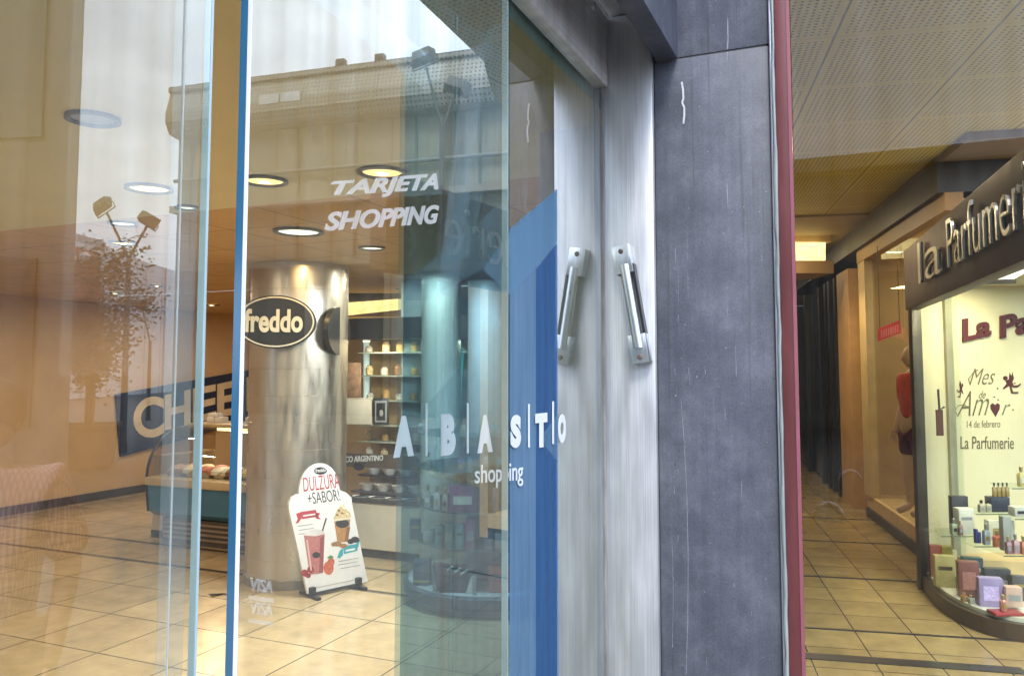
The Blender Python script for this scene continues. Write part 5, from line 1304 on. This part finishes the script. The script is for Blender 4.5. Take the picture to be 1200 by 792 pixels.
# glass shelves and the goods on them
GL_SH = film('showcase_shelf_glass', (0.30, 0.34, 0.27), (0.96, 0.98, 0.95), 0.08)
GL_ED = pm('shelf_front_edge', (0.10, 0.16, 0.12), 0.15)
def shelf(px0, px1, y, d, dep, label):
    a, b = at(px0, y, d), at(px1, y, d); z = at((px0 + px1) / 2, y, d).z; a.z = b.z = z
    o = MB().obox(a, b - a, FWD * dep, Z * 0.008).build('glass_shelf', GL_SH, shp)
    MB().obox(a - FWD * 0.003, b - a, FWD * 0.0025, Z * 0.007).build('shelf_edge', GL_ED, o)
    return z + 0.009
def ZD(py, px, z): return (on_z(px, py, z) - EYE).dot(FWD)
g = 'perfume goods in the showcase'
dz = ZS + 0.001
floor_items = [
    ('perfume_box', 'tall red perfume box at the left end of the showcase floor', 1092, 1105.5, 641, 676, (0.30, 0.05, 0.045), 'carton'),
    ('perfume_box', 'yellow green perfume box right of the red one on the showcase floor', 1106, 1117, 642, 677, (0.36, 0.30, 0.03), 'carton'),
    ('perfume_box', 'dark teal perfume box standing behind the brown one', 1131, 1152, 655, 688, (0.04, 0.10, 0.12), 'carton'),
    ('perfume_box', 'large dark grey perfume box behind the lavender one', 1157, 1184, 668, 699, (0.07, 0.07, 0.085), 'carton'),
    ('gift_box', 'pale gold translucent gift box in front of the red box', 1098, 1119, 653, 688, (0.42, 0.36, 0.15), 'carton'),
    ('perfume_box', 'reddish brown perfume box with lighter panel, centre of showcase floor', 1126, 1148, 660, 700, (0.20, 0.07, 0.06), 'inset'),
    ('perfume_box', 'lavender perfume box with printed front near the curb', 1150, 1175, 679, 711, (0.34, 0.27, 0.52), 'inset'),
    ('perfume_box', 'pale pink frosted block on the red tray', 1181, 1198, 693, 715, (0.62, 0.42, 0.36), 'tray')]
for nm, lab, x0, x1, y0, y1, c_, kd in floor_items:
    d = ZD(y1, (x0 + x1) / 2, dz)
    mt = cm('goods_' + lab.split(' perfume')[0].split(' frosted')[0].replace(' ', '_')[:24], c_)
    carton(nm, lab, 'box', x0, x1, y0, y1 if kd != 'tray' else y1, d, dz if kd != 'tray' else dz + 0.02, mt, 0.07, g, R(-14), pm('panel_tone_' + str(int(x0)), tuple(min(1, c * 1.7 + 0.06) for c in c_), 0.4, 0, 0.3, 60) if kd == 'inset' else None)
d = ZD(722, 1182, dz)
c = at(1167, 722, d); c.z = dz
tag(MB().obox(c, CAMX * (33 / F * d), FWD * 0.10, Z * 0.019).build('tray', pm('red_tray', (0.28, 0.03, 0.03), 0.35), bevel=0.004), 'low red tray at the front edge of the showcase', 'tray')
bottle('pink perfume bottle standing on the red tray', 1172, 1180, 698, 716, d + 0.05, dz + 0.02, cm('flask_pink', (0.6, 0.25, 0.2), 0.1), None, g, False)
bottle('slim violet bottle left of the lavender box', 1143.5, 1148.5, 684, 707, ZD(707, 1146, dz), dz, cm('flask_violet', (0.2, 0.15, 0.42), 0.1), BLACK, g)
bottle('slim blue bottle beside the reddish brown box', 1121, 1125, 668, 691, ZD(691, 1123, dz), dz, cm('flask_blue', (0.06, 0.10, 0.28), 0.1), BLACK, g)
bottle('tiny clear bottle on the deck before the violet one', 1135, 1141, 697, 707, ZD(707, 1138, dz), dz, cm('flask_clear', (0.35, 0.38, 0.4), 0.1), CHROME, g)
z = shelf(1103, 1144, 629, 5.75, 0.28, '')
carton('perfume_box', 'tall white perfume box on the left shelf', 'box', 1125, 1142.5, 600, 629, 5.8, z, cm('goods_white', (0.66, 0.64, 0.58)), 0.08, g)
carton('perfume_box', 'black perfume box at the back of the left shelf', 'box', 1117, 1136, 588, 627, 5.93, z, cm('goods_black', (0.035, 0.035, 0.045)), 0.05, g)
bottle('pale green perfume bottle at the left shelf end', 1114.5, 1121.5, 610, 628, 5.8, z, cm('flask_pale_green', (0.36, 0.42, 0.30), 0.1), CHROME, g)
bottle('brown perfume bottle before the white box', 1123, 1128, 612, 629, 5.77, z, cm('flask_brown', (0.22, 0.10, 0.07), 0.1), None, g)
z = shelf(1142, 1178, 641, 5.5, 0.28, '')
for x, lab in ((1144, 'left one of two slim royal blue boxes on the middle shelf'), (1147.5, 'right one of two slim royal blue boxes on the middle shelf')):
    carton('perfume_box', lab, 'box', x, x + 2.8, 621 + (x - 1144), 637, 5.58, z, cm('goods_royal_blue', (0.04, 0.05, 0.25)), 0.03, g)
carton('perfume_box', 'long white perfume box lying on the middle shelf', 'box', 1160, 1190, 614, 637, 5.66, z, cm('goods_pale', (0.64, 0.60, 0.48)), 0.06, g)
bottle('clear blue perfume bottle on the middle shelf', 1152.5, 1159.5, 615, 639, 5.54, z, cm('flask_clear_blue', (0.32, 0.40, 0.46), 0.1), CHROME, g)
bottle('coral red perfume bottle on the middle shelf', 1164, 1173.5, 624, 642, 5.49, z, cm('flask_coral', (0.62, 0.16, 0.08), 0.1), None, g, False)
z = shelf(1176, 1230, 652, 5.3, 0.28, '')
carton('perfume_box', 'grey slab perfume box at the left of the right shelf', 'box', 1177, 1187, 608, 647, 5.42, z, cm('goods_grey', (0.34, 0.35, 0.33)), 0.05, g)
bottle('plum bottle first on the right shelf', 1179, 1185, 630, 650, 5.34, z, cm('flask_plum', (0.34, 0.16, 0.24), 0.1), None, g)
bottle('rose bottle second on the right shelf', 1187, 1194, 628, 651, 5.34, z, cm('flask_rose', (0.5, 0.26, 0.30), 0.1), CHROME, g)
bottle('amber orange bottle at the right picture edge', 1196, 1204, 630, 651, 5.33, z, cm('flask_orange', (0.6, 0.2, 0.06), 0.1), None, g)
z = shelf(1144, 1192, 603, 5.8, 0.26, '')
nb, = [carton('perfume_box', 'wide navy perfume box on the upper shelf under the gold bottles', 'box', 1162, 1184, 585, 602, 5.85, z, cm('goods_navy', (0.03, 0.035, 0.07)), 0.08, g)]
bottle('first small dark capped bottle on the upper shelf', 1147, 1153.5, 586, 600, 5.85, z, cm('flask_cream', (0.55, 0.50, 0.38), 0.1), BLACK, g)
bottle('second small dark capped bottle on the upper shelf', 1155, 1161, 586, 600, 5.85, z, cm('flask_cream', (0.55, 0.50, 0.38), 0.1), BLACK, g)
zt2 = z + 17 / F * 5.85 + 0.001
for i, nm in enumerate(('leftmost', 'second', 'third', 'rightmost')):
    bottle(nm + ' of four slim gold bottles on top of the navy box', 1163.5 + i * 5, 1167.5 + i * 5, 568, 584, 5.88, zt2, cm('flask_gold', (0.40, 0.26, 0.06), 0.15), BLACK, g)
z = shelf(1186, 1235, 573, 5.6, 0.26, '')
bottle('tall pale gold bottle on the topmost shelf', 1193.5, 1201, 549, 572, 5.66, z, cm('flask_pale_gold', (0.58, 0.48, 0.15), 0.1), None, g)
z = shelf(1189, 1235, 609, 5.5, 0.2, '')
carton('perfume_box', 'flat white box on the short right shelf', 'box', 1190, 1210, 597, 608, 5.56, z, cm('goods_white2', (0.62, 0.60, 0.55)), 0.08, g)
z1 = 0.0
def zof(px, y, d): return at(px, y, d).z
for (lab, x0, x1, y0, y1, dd, zz, c_, kd) in (
    ('ivory perfume box behind the gold translucent gift box', 1112, 1122, 646, 672, None, dz, (0.60, 0.52, 0.36), 'c'),
    ('short crimson box between the blue bottle and the lavender box', 1146, 1154, 690, 701, None, dz, (0.35, 0.03, 0.05), 'c'),
    ('charcoal perfume box at the right picture edge on the deck', 1188, 1202, 676, 704, None, dz, (0.10, 0.09, 0.10), 'c'),
    ('slim silver bottle in front of the teal box', 1150, 1154, 664, 684, None, dz, (0.45, 0.46, 0.48), 'b'),
    ('stubby amber bottle at the foot of the reddish brown box', 1127, 1133, 694, 704, None, dz, (0.50, 0.26, 0.06), 'b')):
    d_ = ZD(y1, (x0 + x1) / 2, zz)
    if kd == 'c': carton('perfume_box', lab, 'box', x0, x1, y0, y1, d_, zz, cm('extra_' + str(x0), c_), 0.05, g, R(-10))
    else: bottle(lab, x0, x1, y0, y1, d_, zz, cm('extra_' + str(x0), c_, 0.1), CHROME, g)
lk = thing('door_lock', 'dark bracket with hanging plate on the showcase glass edge', 'lock', at(1097, 480, 5.95))
# ================================================================== STREET (seen mirrored in the doors)
CON = pm('beige_cladding', (0.30, 0.28, 0.22), 0.6, 0, 0.12, 1.2)
def bpt(px, y): 
    q = vm(px, y, 10); return q
pA, pB = vm(600, 400, 16.9), vm(203, 400, 19.5)
pA.z = pB.z = 0
pdir = (pB - pA).normalized(); pA = pA - pdir * 6
pno = Vector((-pdir.y, pdir.x, 0)); pno = pno if pno.dot(Vector((0.2, -2, 0)) - pA) > 0 else -pno
LB_ = (pB - pA).length
cbld = thing('cornice_building', 'long beige building with deep dotted cornice mirrored in the right door', 'building', (pA + pB) / 2)
ZC1, ZC0 = 1.65 + (432 - 78) / F * 18.1, 1.65 + (432 - 122) / F * 18.1
bodyz = ZC0
MB().obox(pA, pB - pA, -pno * 9, Z * (ZC0 - 0.02)).build('wall', tile_mat('beige_panels', (0.30, 0.28, 0.215), 1.5, (0.14, 0.13, 0.10), 0.03, (), 0.02, 0.6, 0.1, 0.95), cbld)
cm_ = MB(); PERF2 = perforated('dotted_cornice', (0.36, 0.34, 0.28), 0.10, 0.024, 2.2, 'Z')
prof = [(0.02, ZC0 - 0.35), (0.35, ZC0 - 0.3), (0.5, ZC0 - 0.05), (0.5, ZC0 + 0.2), (0.35, ZC1 - 0.15), (0.42, ZC1 - 0.12), (0.42, ZC1), (0.02, ZC1)]
cm_.prism([pA + pno * a + Z * z for a, z in prof], pB - pA).build('cornice', PERF2, cbld, smooth=0, frame=math.atan2(pdir.y, pdir.x))
jt = MB()
kk = 0.7
while kk < LB_ - 0.3:
    jt.obox(pA + pdir * kk + pno * 0.003 + Z * 4.2, pdir * 0.06, pno * 0.03, Z * (ZC0 - 4.6)); kk += 1.5
jt.build('panel_batten', pm('batten_grey', (0.13, 0.125, 0.10), 0.6), cbld, smooth=0)
tp_ = MB(); tp_.tube([pA + pno * 0.12 + Z * (ZC0 - 1.4), pB + pno * 0.12 + Z * (ZC0 - 1.4)], 0.05, 8); tp_.build('gutter_pipe', pm('pipe_grey', (0.2, 0.2, 0.19), 0.5), cbld)
MB().obox(pA + pno * 0.021 + Z * (1.65 + 192 / F * 18.4), (pB - pA), pno * 0.25, Z * 0.16).build('ledge', CON, cbld)
wn = MB()
for px in (310, 340):
    q = vm(px, 108, 18); t = (q - pA).dot(pdir)
    wn.obox(pA + pdir * (t - 0.28) + pno * 0.505 + Z * (ZC0 + 0.12), pdir * 0.52, pno * 0.01, Z * 0.22)
wn.build('window_strip', pm('bright_glazing', (0.75, 0.78, 0.8), 0.2), cbld)
gw = MB()
k = 1.0
while k < LB_ - 1.2:
    gw.obox(pA + pdir * k + pno * 0.004 + Z * 0.6, pdir * 1.5, pno * 0.02, Z * 3.4); k += 2.0
gw.build('shop_glazing', pm('street_glazing', (0.05, 0.065, 0.07), 0.08), cbld)
sl_ = [('roof_floodlight', 'left small floodlight on the beige cornice roof edge', 402), ('roof_floodlight', 'right small floodlight on the beige cornice roof edge', 455)]
for nm, lab, px in sl_:
    q = vm(px, 70, 18); t = (q - pA).dot(pdir); b = pA + pdir * t + pno * 0.2 + Z * ZC1
    th_ = thing(nm, lab, 'floodlight', b, 'roof edge floodlights')
    MB().obox(b - pdir * 0.11 - pno * 0.08 + Z * 0.07, pdir * 0.22, pno * 0.16, Z * 0.16).build('housing', DARK, th_, bevel=0.01)
    MB().cyl(b + Z * 0.001, b + Z * 0.08, 0.03, n=10).build('bracket', DARK, th_)
def lamp_post(lab, px, ysplit, d, heads):
    s = vm(px, ysplit, d); b = Vector((s.x, s.y, 0))
    t = thing('street_lamp', lab, 'street lamp', b, 'twin head street lamps')
    MB().tube([b, b + Z * 0.4, s], [0.09, 0.07, 0.045], 12).build('mast', pm('lamp_post_paint', (0.09, 0.09, 0.085), 0.5), t)
    for hx, hy in heads:
        h = vm(hx, hy, d); dv = (h - s).normalized()
        arm = MB().tube([s - Z * 0.05, h - dv * 0.12], 0.025, 8).build('arm', pm('lamp_post_paint', (0.09, 0.09, 0.085), 0.5), t)
        u = dv.cross(pno).normalized() * 0.22; v = (Z * 0.35 + pno * 0.94).normalized()
        m = MB(); w_ = v.cross(u).normalized()
        m.hexa([h - u - w_ * 0.13, h + u - w_ * 0.13, h + u + w_ * 0.13, h - u + w_ * 0.13], [h - u * 0.7 - w_ * 0.09 + v * 0.16, h + u * 0.7 - w_ * 0.09 + v * 0.16, h + u * 0.7 + w_ * 0.09 + v * 0.16, h - u * 0.7 + w_ * 0.09 + v * 0.16])
        hd_ = m.build('floodlight_head', pm('lamp_head_paint', (0.12, 0.12, 0.115), 0.5), t, bevel=0.01)
        c0 = h - v * 0.004
        MB().hexa([c0 - u * 0.85 - w_ * 0.11, c0 + u * 0.85 - w_ * 0.11, c0 + u * 0.85 + w_ * 0.11, c0 - u * 0.85 + w_ * 0.11], [c0 - u * 0.85 - w_ * 0.11 - v * 0.006, c0 + u * 0.85 - w_ * 0.11 - v * 0.006, c0 + u * 0.85 + w_ * 0.11 - v * 0.006, c0 - u * 0.85 + w_ * 0.11 - v * 0.006]).build('lens', pm('lamp_lens', (0.4, 0.42, 0.43), 0.1), hd_)
        MB().tube([h - u * 1.08, h - u * 1.08 - dv * 0.12, h + u * 1.08 - dv * 0.12, h + u * 1.08], 0.014, 6).build('yoke', pm('lamp_post_paint', (0.09, 0.09, 0.085), 0.5), hd_)
lamp_post('tall twin head street lamp before the beige cornice building', 518, 146, 13, ((497, 70), (537, 103)))
lamp_post('tall twin head street lamp behind the potted tree', 151, 300, 16, ((122, 243), (176, 259)))
lamp_post('small single head street lamp right of the potted tree', 176, 400, 26, ((166, 357),))
# white and red building far off
qa, qb = vm(40, 400, 40), vm(222, 400, 60); qa.z = qb.z = 0
wb = thing('white_building', 'white block with red end panel far across the street behind the tree', 'building', (qa + qb) / 2)
qn = Vector((-(qb - qa).y, (qb - qa).x, 0)).normalized(); qn = qn if qn.dot(-qa) > 0 else -qn
MB().obox(qa, qb - qa, -qn * 12, Z * 8.6).build('wall', tile_mat('white_block_panels', (0.78, 0.79, 0.82), 2.2, (0.35, 0.36, 0.38), 0.06, (), 0.02, 0.7, 0.05, 0.95), wb)
def qw(px, py, h): 
    # mirrored ray meets the facade
    p = qa + qn * h; r = ray(px, py); e = mir(EYE); r = Vector((-r.x, r.y, r.z))
    return e + r * ((p - e).dot(qn) / r.dot(qn))
rp_ = [qw(x, y, 0.05) for x, y in ((68, 420), (117, 430), (117, 297), (68, 284))]
MB().prism(rp_, -qn * 0.048).build('red_panel', pm('brick_red_panel', (0.36, 0.09, 0.07), 0.7), wb, smooth=0)
for px, py in ((80, 299), (97, 303)):
    q = qw(px, py, 0.06); MB().ball(q, 0.42, 12).build('wall_lamp', pm('white_globe', (0.8, 0.8, 0.78), 0.3), wb)
q0 = qw(90, 279, -1.0); q1 = qw(124, 283, -1.0)
MB().obox(Vector((q0.x, q0.y, 8.61)), Vector((q1.x - q0.x, q1.y - q0.y, 0)), -qn * 1.5, Z * 0.75).build('roof_unit', pm('roof_grey', (0.35, 0.36, 0.36), 0.6), wb)
# tree in a planter
tb_ = vm(100, 545, 13.6); tb_.z = 0
pl_ = thing('planter', 'square brown planter at the foot of the young street tree', 'planter', tb_)
MB().lathe(tb_, [(0.55, 0), (0.68, 0.62), (0.72, 0.64), (0.72, 0.72), (0.60, 0.72), (0.58, 0.60)], 4).build('tub', pm('planter_brown', (0.20, 0.09, 0.06), 0.7), pl_, smooth=20)
MB().lathe(tb_ + Z * 0.58, [(0.57, 0), (0.5, 0.05)], 4).build('soil', pm('soil', (0.05, 0.035, 0.025), 0.95), pl_)
tree = thing('young_tree', 'young green street tree with two thin stems in a planter', 'tree', tb_ + Z * 0.62)
rnd = random.Random(11)
tk = MB(); tips = []
for (lx_, ly_) in ((-0.14, 0.0), (0.10, 0.05)):
    b = tb_ + Z * 0.6 + Vector((lx_ * 0.5, ly_, 0)); p = [b]
    for k in range(1, 6): p.append(b + Vector((lx_ * k * 0.28 + rnd.uniform(-0.05, 0.05), ly_ * k * 0.3 + rnd.uniform(-0.05, 0.05), k * 0.5)))
    tk.tube(p, [0.05, 0.042, 0.036, 0.03, 0.02, 0.01], 8); tips += p[2:]
    for k in range(9):
        o_ = p[rnd.randrange(2, 6)]; e = o_ + Vector((rnd.uniform(-0.75, 0.75), rnd.uniform(-0.75, 0.75), rnd.uniform(0.1, 0.7))); tk.tube([o_, o_.lerp(e, 0.5) + Z * 0.06, e], [0.016, 0.011, 0.004], 6); tips += [o_.lerp(e, 0.6), e]
tk.build('trunk', pm('bark', (0.20, 0.15, 0.10), 0.9, 0, 0.3, 20), tree)
def leaf_mat(name, col):
    m, n, out = new_mat(name); d = n.nodes.new('ShaderNodeBsdfDiffuse'); tl = n.nodes.new('ShaderNodeBsdfTranslucent'); mi = n.nodes.new('ShaderNodeMixShader'); mi.inputs[0].default_value = 0.35
    ns = n.nodes.new('ShaderNodeTexNoise'); ns.inputs['Scale'].default_value = 3; rp = n.nodes.new('ShaderNodeValToRGB')
    rp.color_ramp.elements[0].color = (*[c * 0.6 for c in col], 1); rp.color_ramp.elements[1].color = (*[c * 1.6 for c in col], 1)
    t = n.nodes.new('ShaderNodeTexCoord'); n.links.new(t.outputs['Object'], ns.inputs['Vector']); n.links.new(ns.outputs['Fac'], rp.inputs[0])
    for q in (d, tl): n.links.new(rp.outputs[0], q.inputs[0])
    n.links.new(d.outputs[0], mi.inputs[1]); n.links.new(tl.outputs[0], mi.inputs[2]); n.links.new(mi.outputs[0], out.inputs['Surface']); return m
lf = MB()
for tcn in tips:
    for k in range(170):
        p = tcn + Vector((rnd.gauss(0, 0.17), rnd.gauss(0, 0.17), rnd.gauss(0, 0.17)))
        a = Vector((rnd.gauss(0, 1), rnd.gauss(0, 1), rnd.gauss(0, 0.6))).normalized(); b = a.orthogonal().normalized(); L = rnd.uniform(0.06, 0.11)
        lf.add([p, p + a * L * 0.5 + b * L * 0.28, p + a * L, p + a * L * 0.5 - b * L * 0.28], [(0, 1, 2, 3)])
lf.build('crown', leaf_mat('leaf_green', (0.060, 0.115, 0.025)), tree, smooth=0)
# dark corner building at the right, across the pavement
ka, kb = vm(84, 400, 9.0), vm(-260, 400, 9.5); ka.z = kb.z = 0
kd = Vector((kb.x - ka.x, kb.y - ka.y, 0)); kn = Vector((-kd.y, kd.x, 0)).normalized(); kn = kn if kn.dot(-ka) > 0 else -kn
kbld = thing('corner_building', 'dark grey corner building closing the street on the right', 'building', (ka + kb) / 2)
ev = mir(EYE); ev.z = 0
ra, rb = (ka - ev).normalized(), (kb - ev).normalized()
ra = Matrix.Rotation(R(-4), 3, 'Z') @ ra
MB().prism([ka, ka + ra * 7, kb + rb * 7, kb], Z * 11).build('wall', tile_mat('dark_corner_panels', (0.13, 0.12, 0.11), 1.2, (0.06, 0.06, 0.06), 0.02, (), 0.02, 0.6, 0.1, 0.93), kbld)
gw = MB()
for i in range(3):
    for j in range(3): gw.obox(ka + kd * (0.12 + i * 0.29) + kn * 0.004 + Z * (1.0 + j * 3.3), kd * 0.17, kn * 0.03, Z * 1.9)
gw.build('window', pm('street_glazing', (0.05, 0.065, 0.07), 0.08), kbld)
# street front added unseen behind the viewer so the passage glass mirrors less sky
fb_ = thing('unseen_street_front', 'pale stone street front with tall windows added unseen behind the viewer', 'building', (6, -22, 0))
MB().box(-14, 24, -30, -22, 0, 7.2).build('wall', tile_mat('pale_stone_blocks', (0.36, 0.33, 0.28), 1.0, (0.2, 0.18, 0.15), 0.02, (), 0.02, 0.8, 0.1, 0.93), fb_)
MB().box(-14.3, 24.3, -30, -21.6, 7.201, 7.6).build('cornice', CON, fb_)
gw = MB()
for i in range(11):
    gw.box(-12.5 + i * 3.3, -10.9 + i * 3.3, -22.05, -21.97, 1.0, 4.2)
gw.build('window', pm('street_glazing', (0.05, 0.065, 0.07), 0.08), fb_)
# hoop rack seen mirrored in the passage glass
def hoop(px0, px1, ytop, ybot, lab):
    v0, v1 = on_z(px0, ybot, 0), on_z(px1, ybot, 0)
    d = (v0 - EYE).dot(FWD); zt_ = at(px0, ytop, d).z
    a, b = Vector((v0.x, 0.02 - v0.y, 0)), Vector((v1.x, 0.02 - v1.y, 0)); r = (b - a).length / 2
    t = thing('bike_hoop', lab, 'bike hoop', (a + b) / 2, 'steel bike hoops')
    pth = [a, a + Z * (zt_ - r) * 0.5, a + Z * (zt_ - r)]
    for k in range(1, 12):
        an = math.pi * k / 12; pth.append((a + b) / 2 + (a - b) / 2 * math.cos(an) + Z * (zt_ - r + r * math.sin(an)))
    pth += [b + Z * (zt_ - r), b + Z * (zt_ - r) * 0.5, b]
    MB().tube(pth, 0.024, 12).build('hoop_tube', steel_mat('hoop_steel', (0.92, 0.93, 0.95), 0.1), t)
    for q in (a, b): MB().lathe(q, [(0.055, 0.0), (0.055, 0.008), (0.03, 0.012)], 16).build('base_flange', CHROME, t)
hoop(955, 989, 590, 672, 'nearer steel bike hoop on the paving behind the viewer')
hoop(986, 1010, 552, 612, 'farther steel bike hoop on the paving behind the viewer')
# passer-by whose checked shirt shows in the left door
pbp = vm(-18, 700, 2.5); pbp.z = 0
pv = thing('person', 'passer-by in a pale pink checked shirt and dark trousers, hand at the hip', 'person', pbp)
fc = Vector((-0.55, -0.83, 0))
pts2, P2, k2, s2_, f2_ = figure(pbp, fc, 1.60, pv, pm('skin_tone', (0.46, 0.27, 0.19), 0.5), 0.10)
shirt = tile_mat('checked_shirt', (0.78, 0.55, 0.54), 0.012, (0.46, 0.28, 0.29), 0.0025, (), 0.01, 0.85, 0.1, 0.9)
torso(pv, pts2, shirt, 'shirt', 0.03, True, 0.10)
q = [(pts2[0][0] - Z * 0.03, (0.15, 0.12))]
for a, b, c in ((13, 14, 15), (17, 18, 19)):
    q += [(pts2[a][0] - Z * 0.02, 0.115), (pts2[b][0], 0.085), (pts2[c][0], 0.062)]
skin('trousers', q, [(0, 1), (1, 2), (2, 3), (0, 4), (4, 5), (5, 6)], pm('dark_denim', (0.03, 0.035, 0.055), 0.8), pv)
hm = MB(); hc = P2(0, 0.01, 1.665)
hm.ball(hc, (0.088, 0.10, 0.105), 20); hm.v = [p for p in hm.v]
hm.build('hair', pm('dark_hair', (0.03, 0.02, 0.015), 0.6, 0, 0.3, 80), pv)
ey = MB()
for e in (-1, 1): ey.ball(P2(e * 0.032, 0.112, 1.645), 0.011 * k2, 8)
ey.build('eye', BLACK, pv)
MB().tube([P2(-0.025, 0.118, 1.577), P2(0, 0.125, 1.575), P2(0.025, 0.118, 1.577)], 0.005, 6).build('mouth', pm('lip', (0.35, 0.12, 0.1), 0.5), pv)
# wall bracket in the perfume shop, built last
pq = at(1097, 480, 5.95)
MB().obox(pq, CAMX * 0.05, FWD * 0.01, Z * -0.19).build('hanging_plate', pm('maroon_plate', (0.10, 0.035, 0.03), 0.5), lk)
MB().tube([pq + CAMX * 0.02 + Z * 0.15, pq + CAMX * 0.025, pq + CAMX * 0.06 + Z * 0.02], 0.008, 8).build('hook', DARK, lk)
for o in list(bpy.data.objects):
    if '_base' in o: del o['_base']
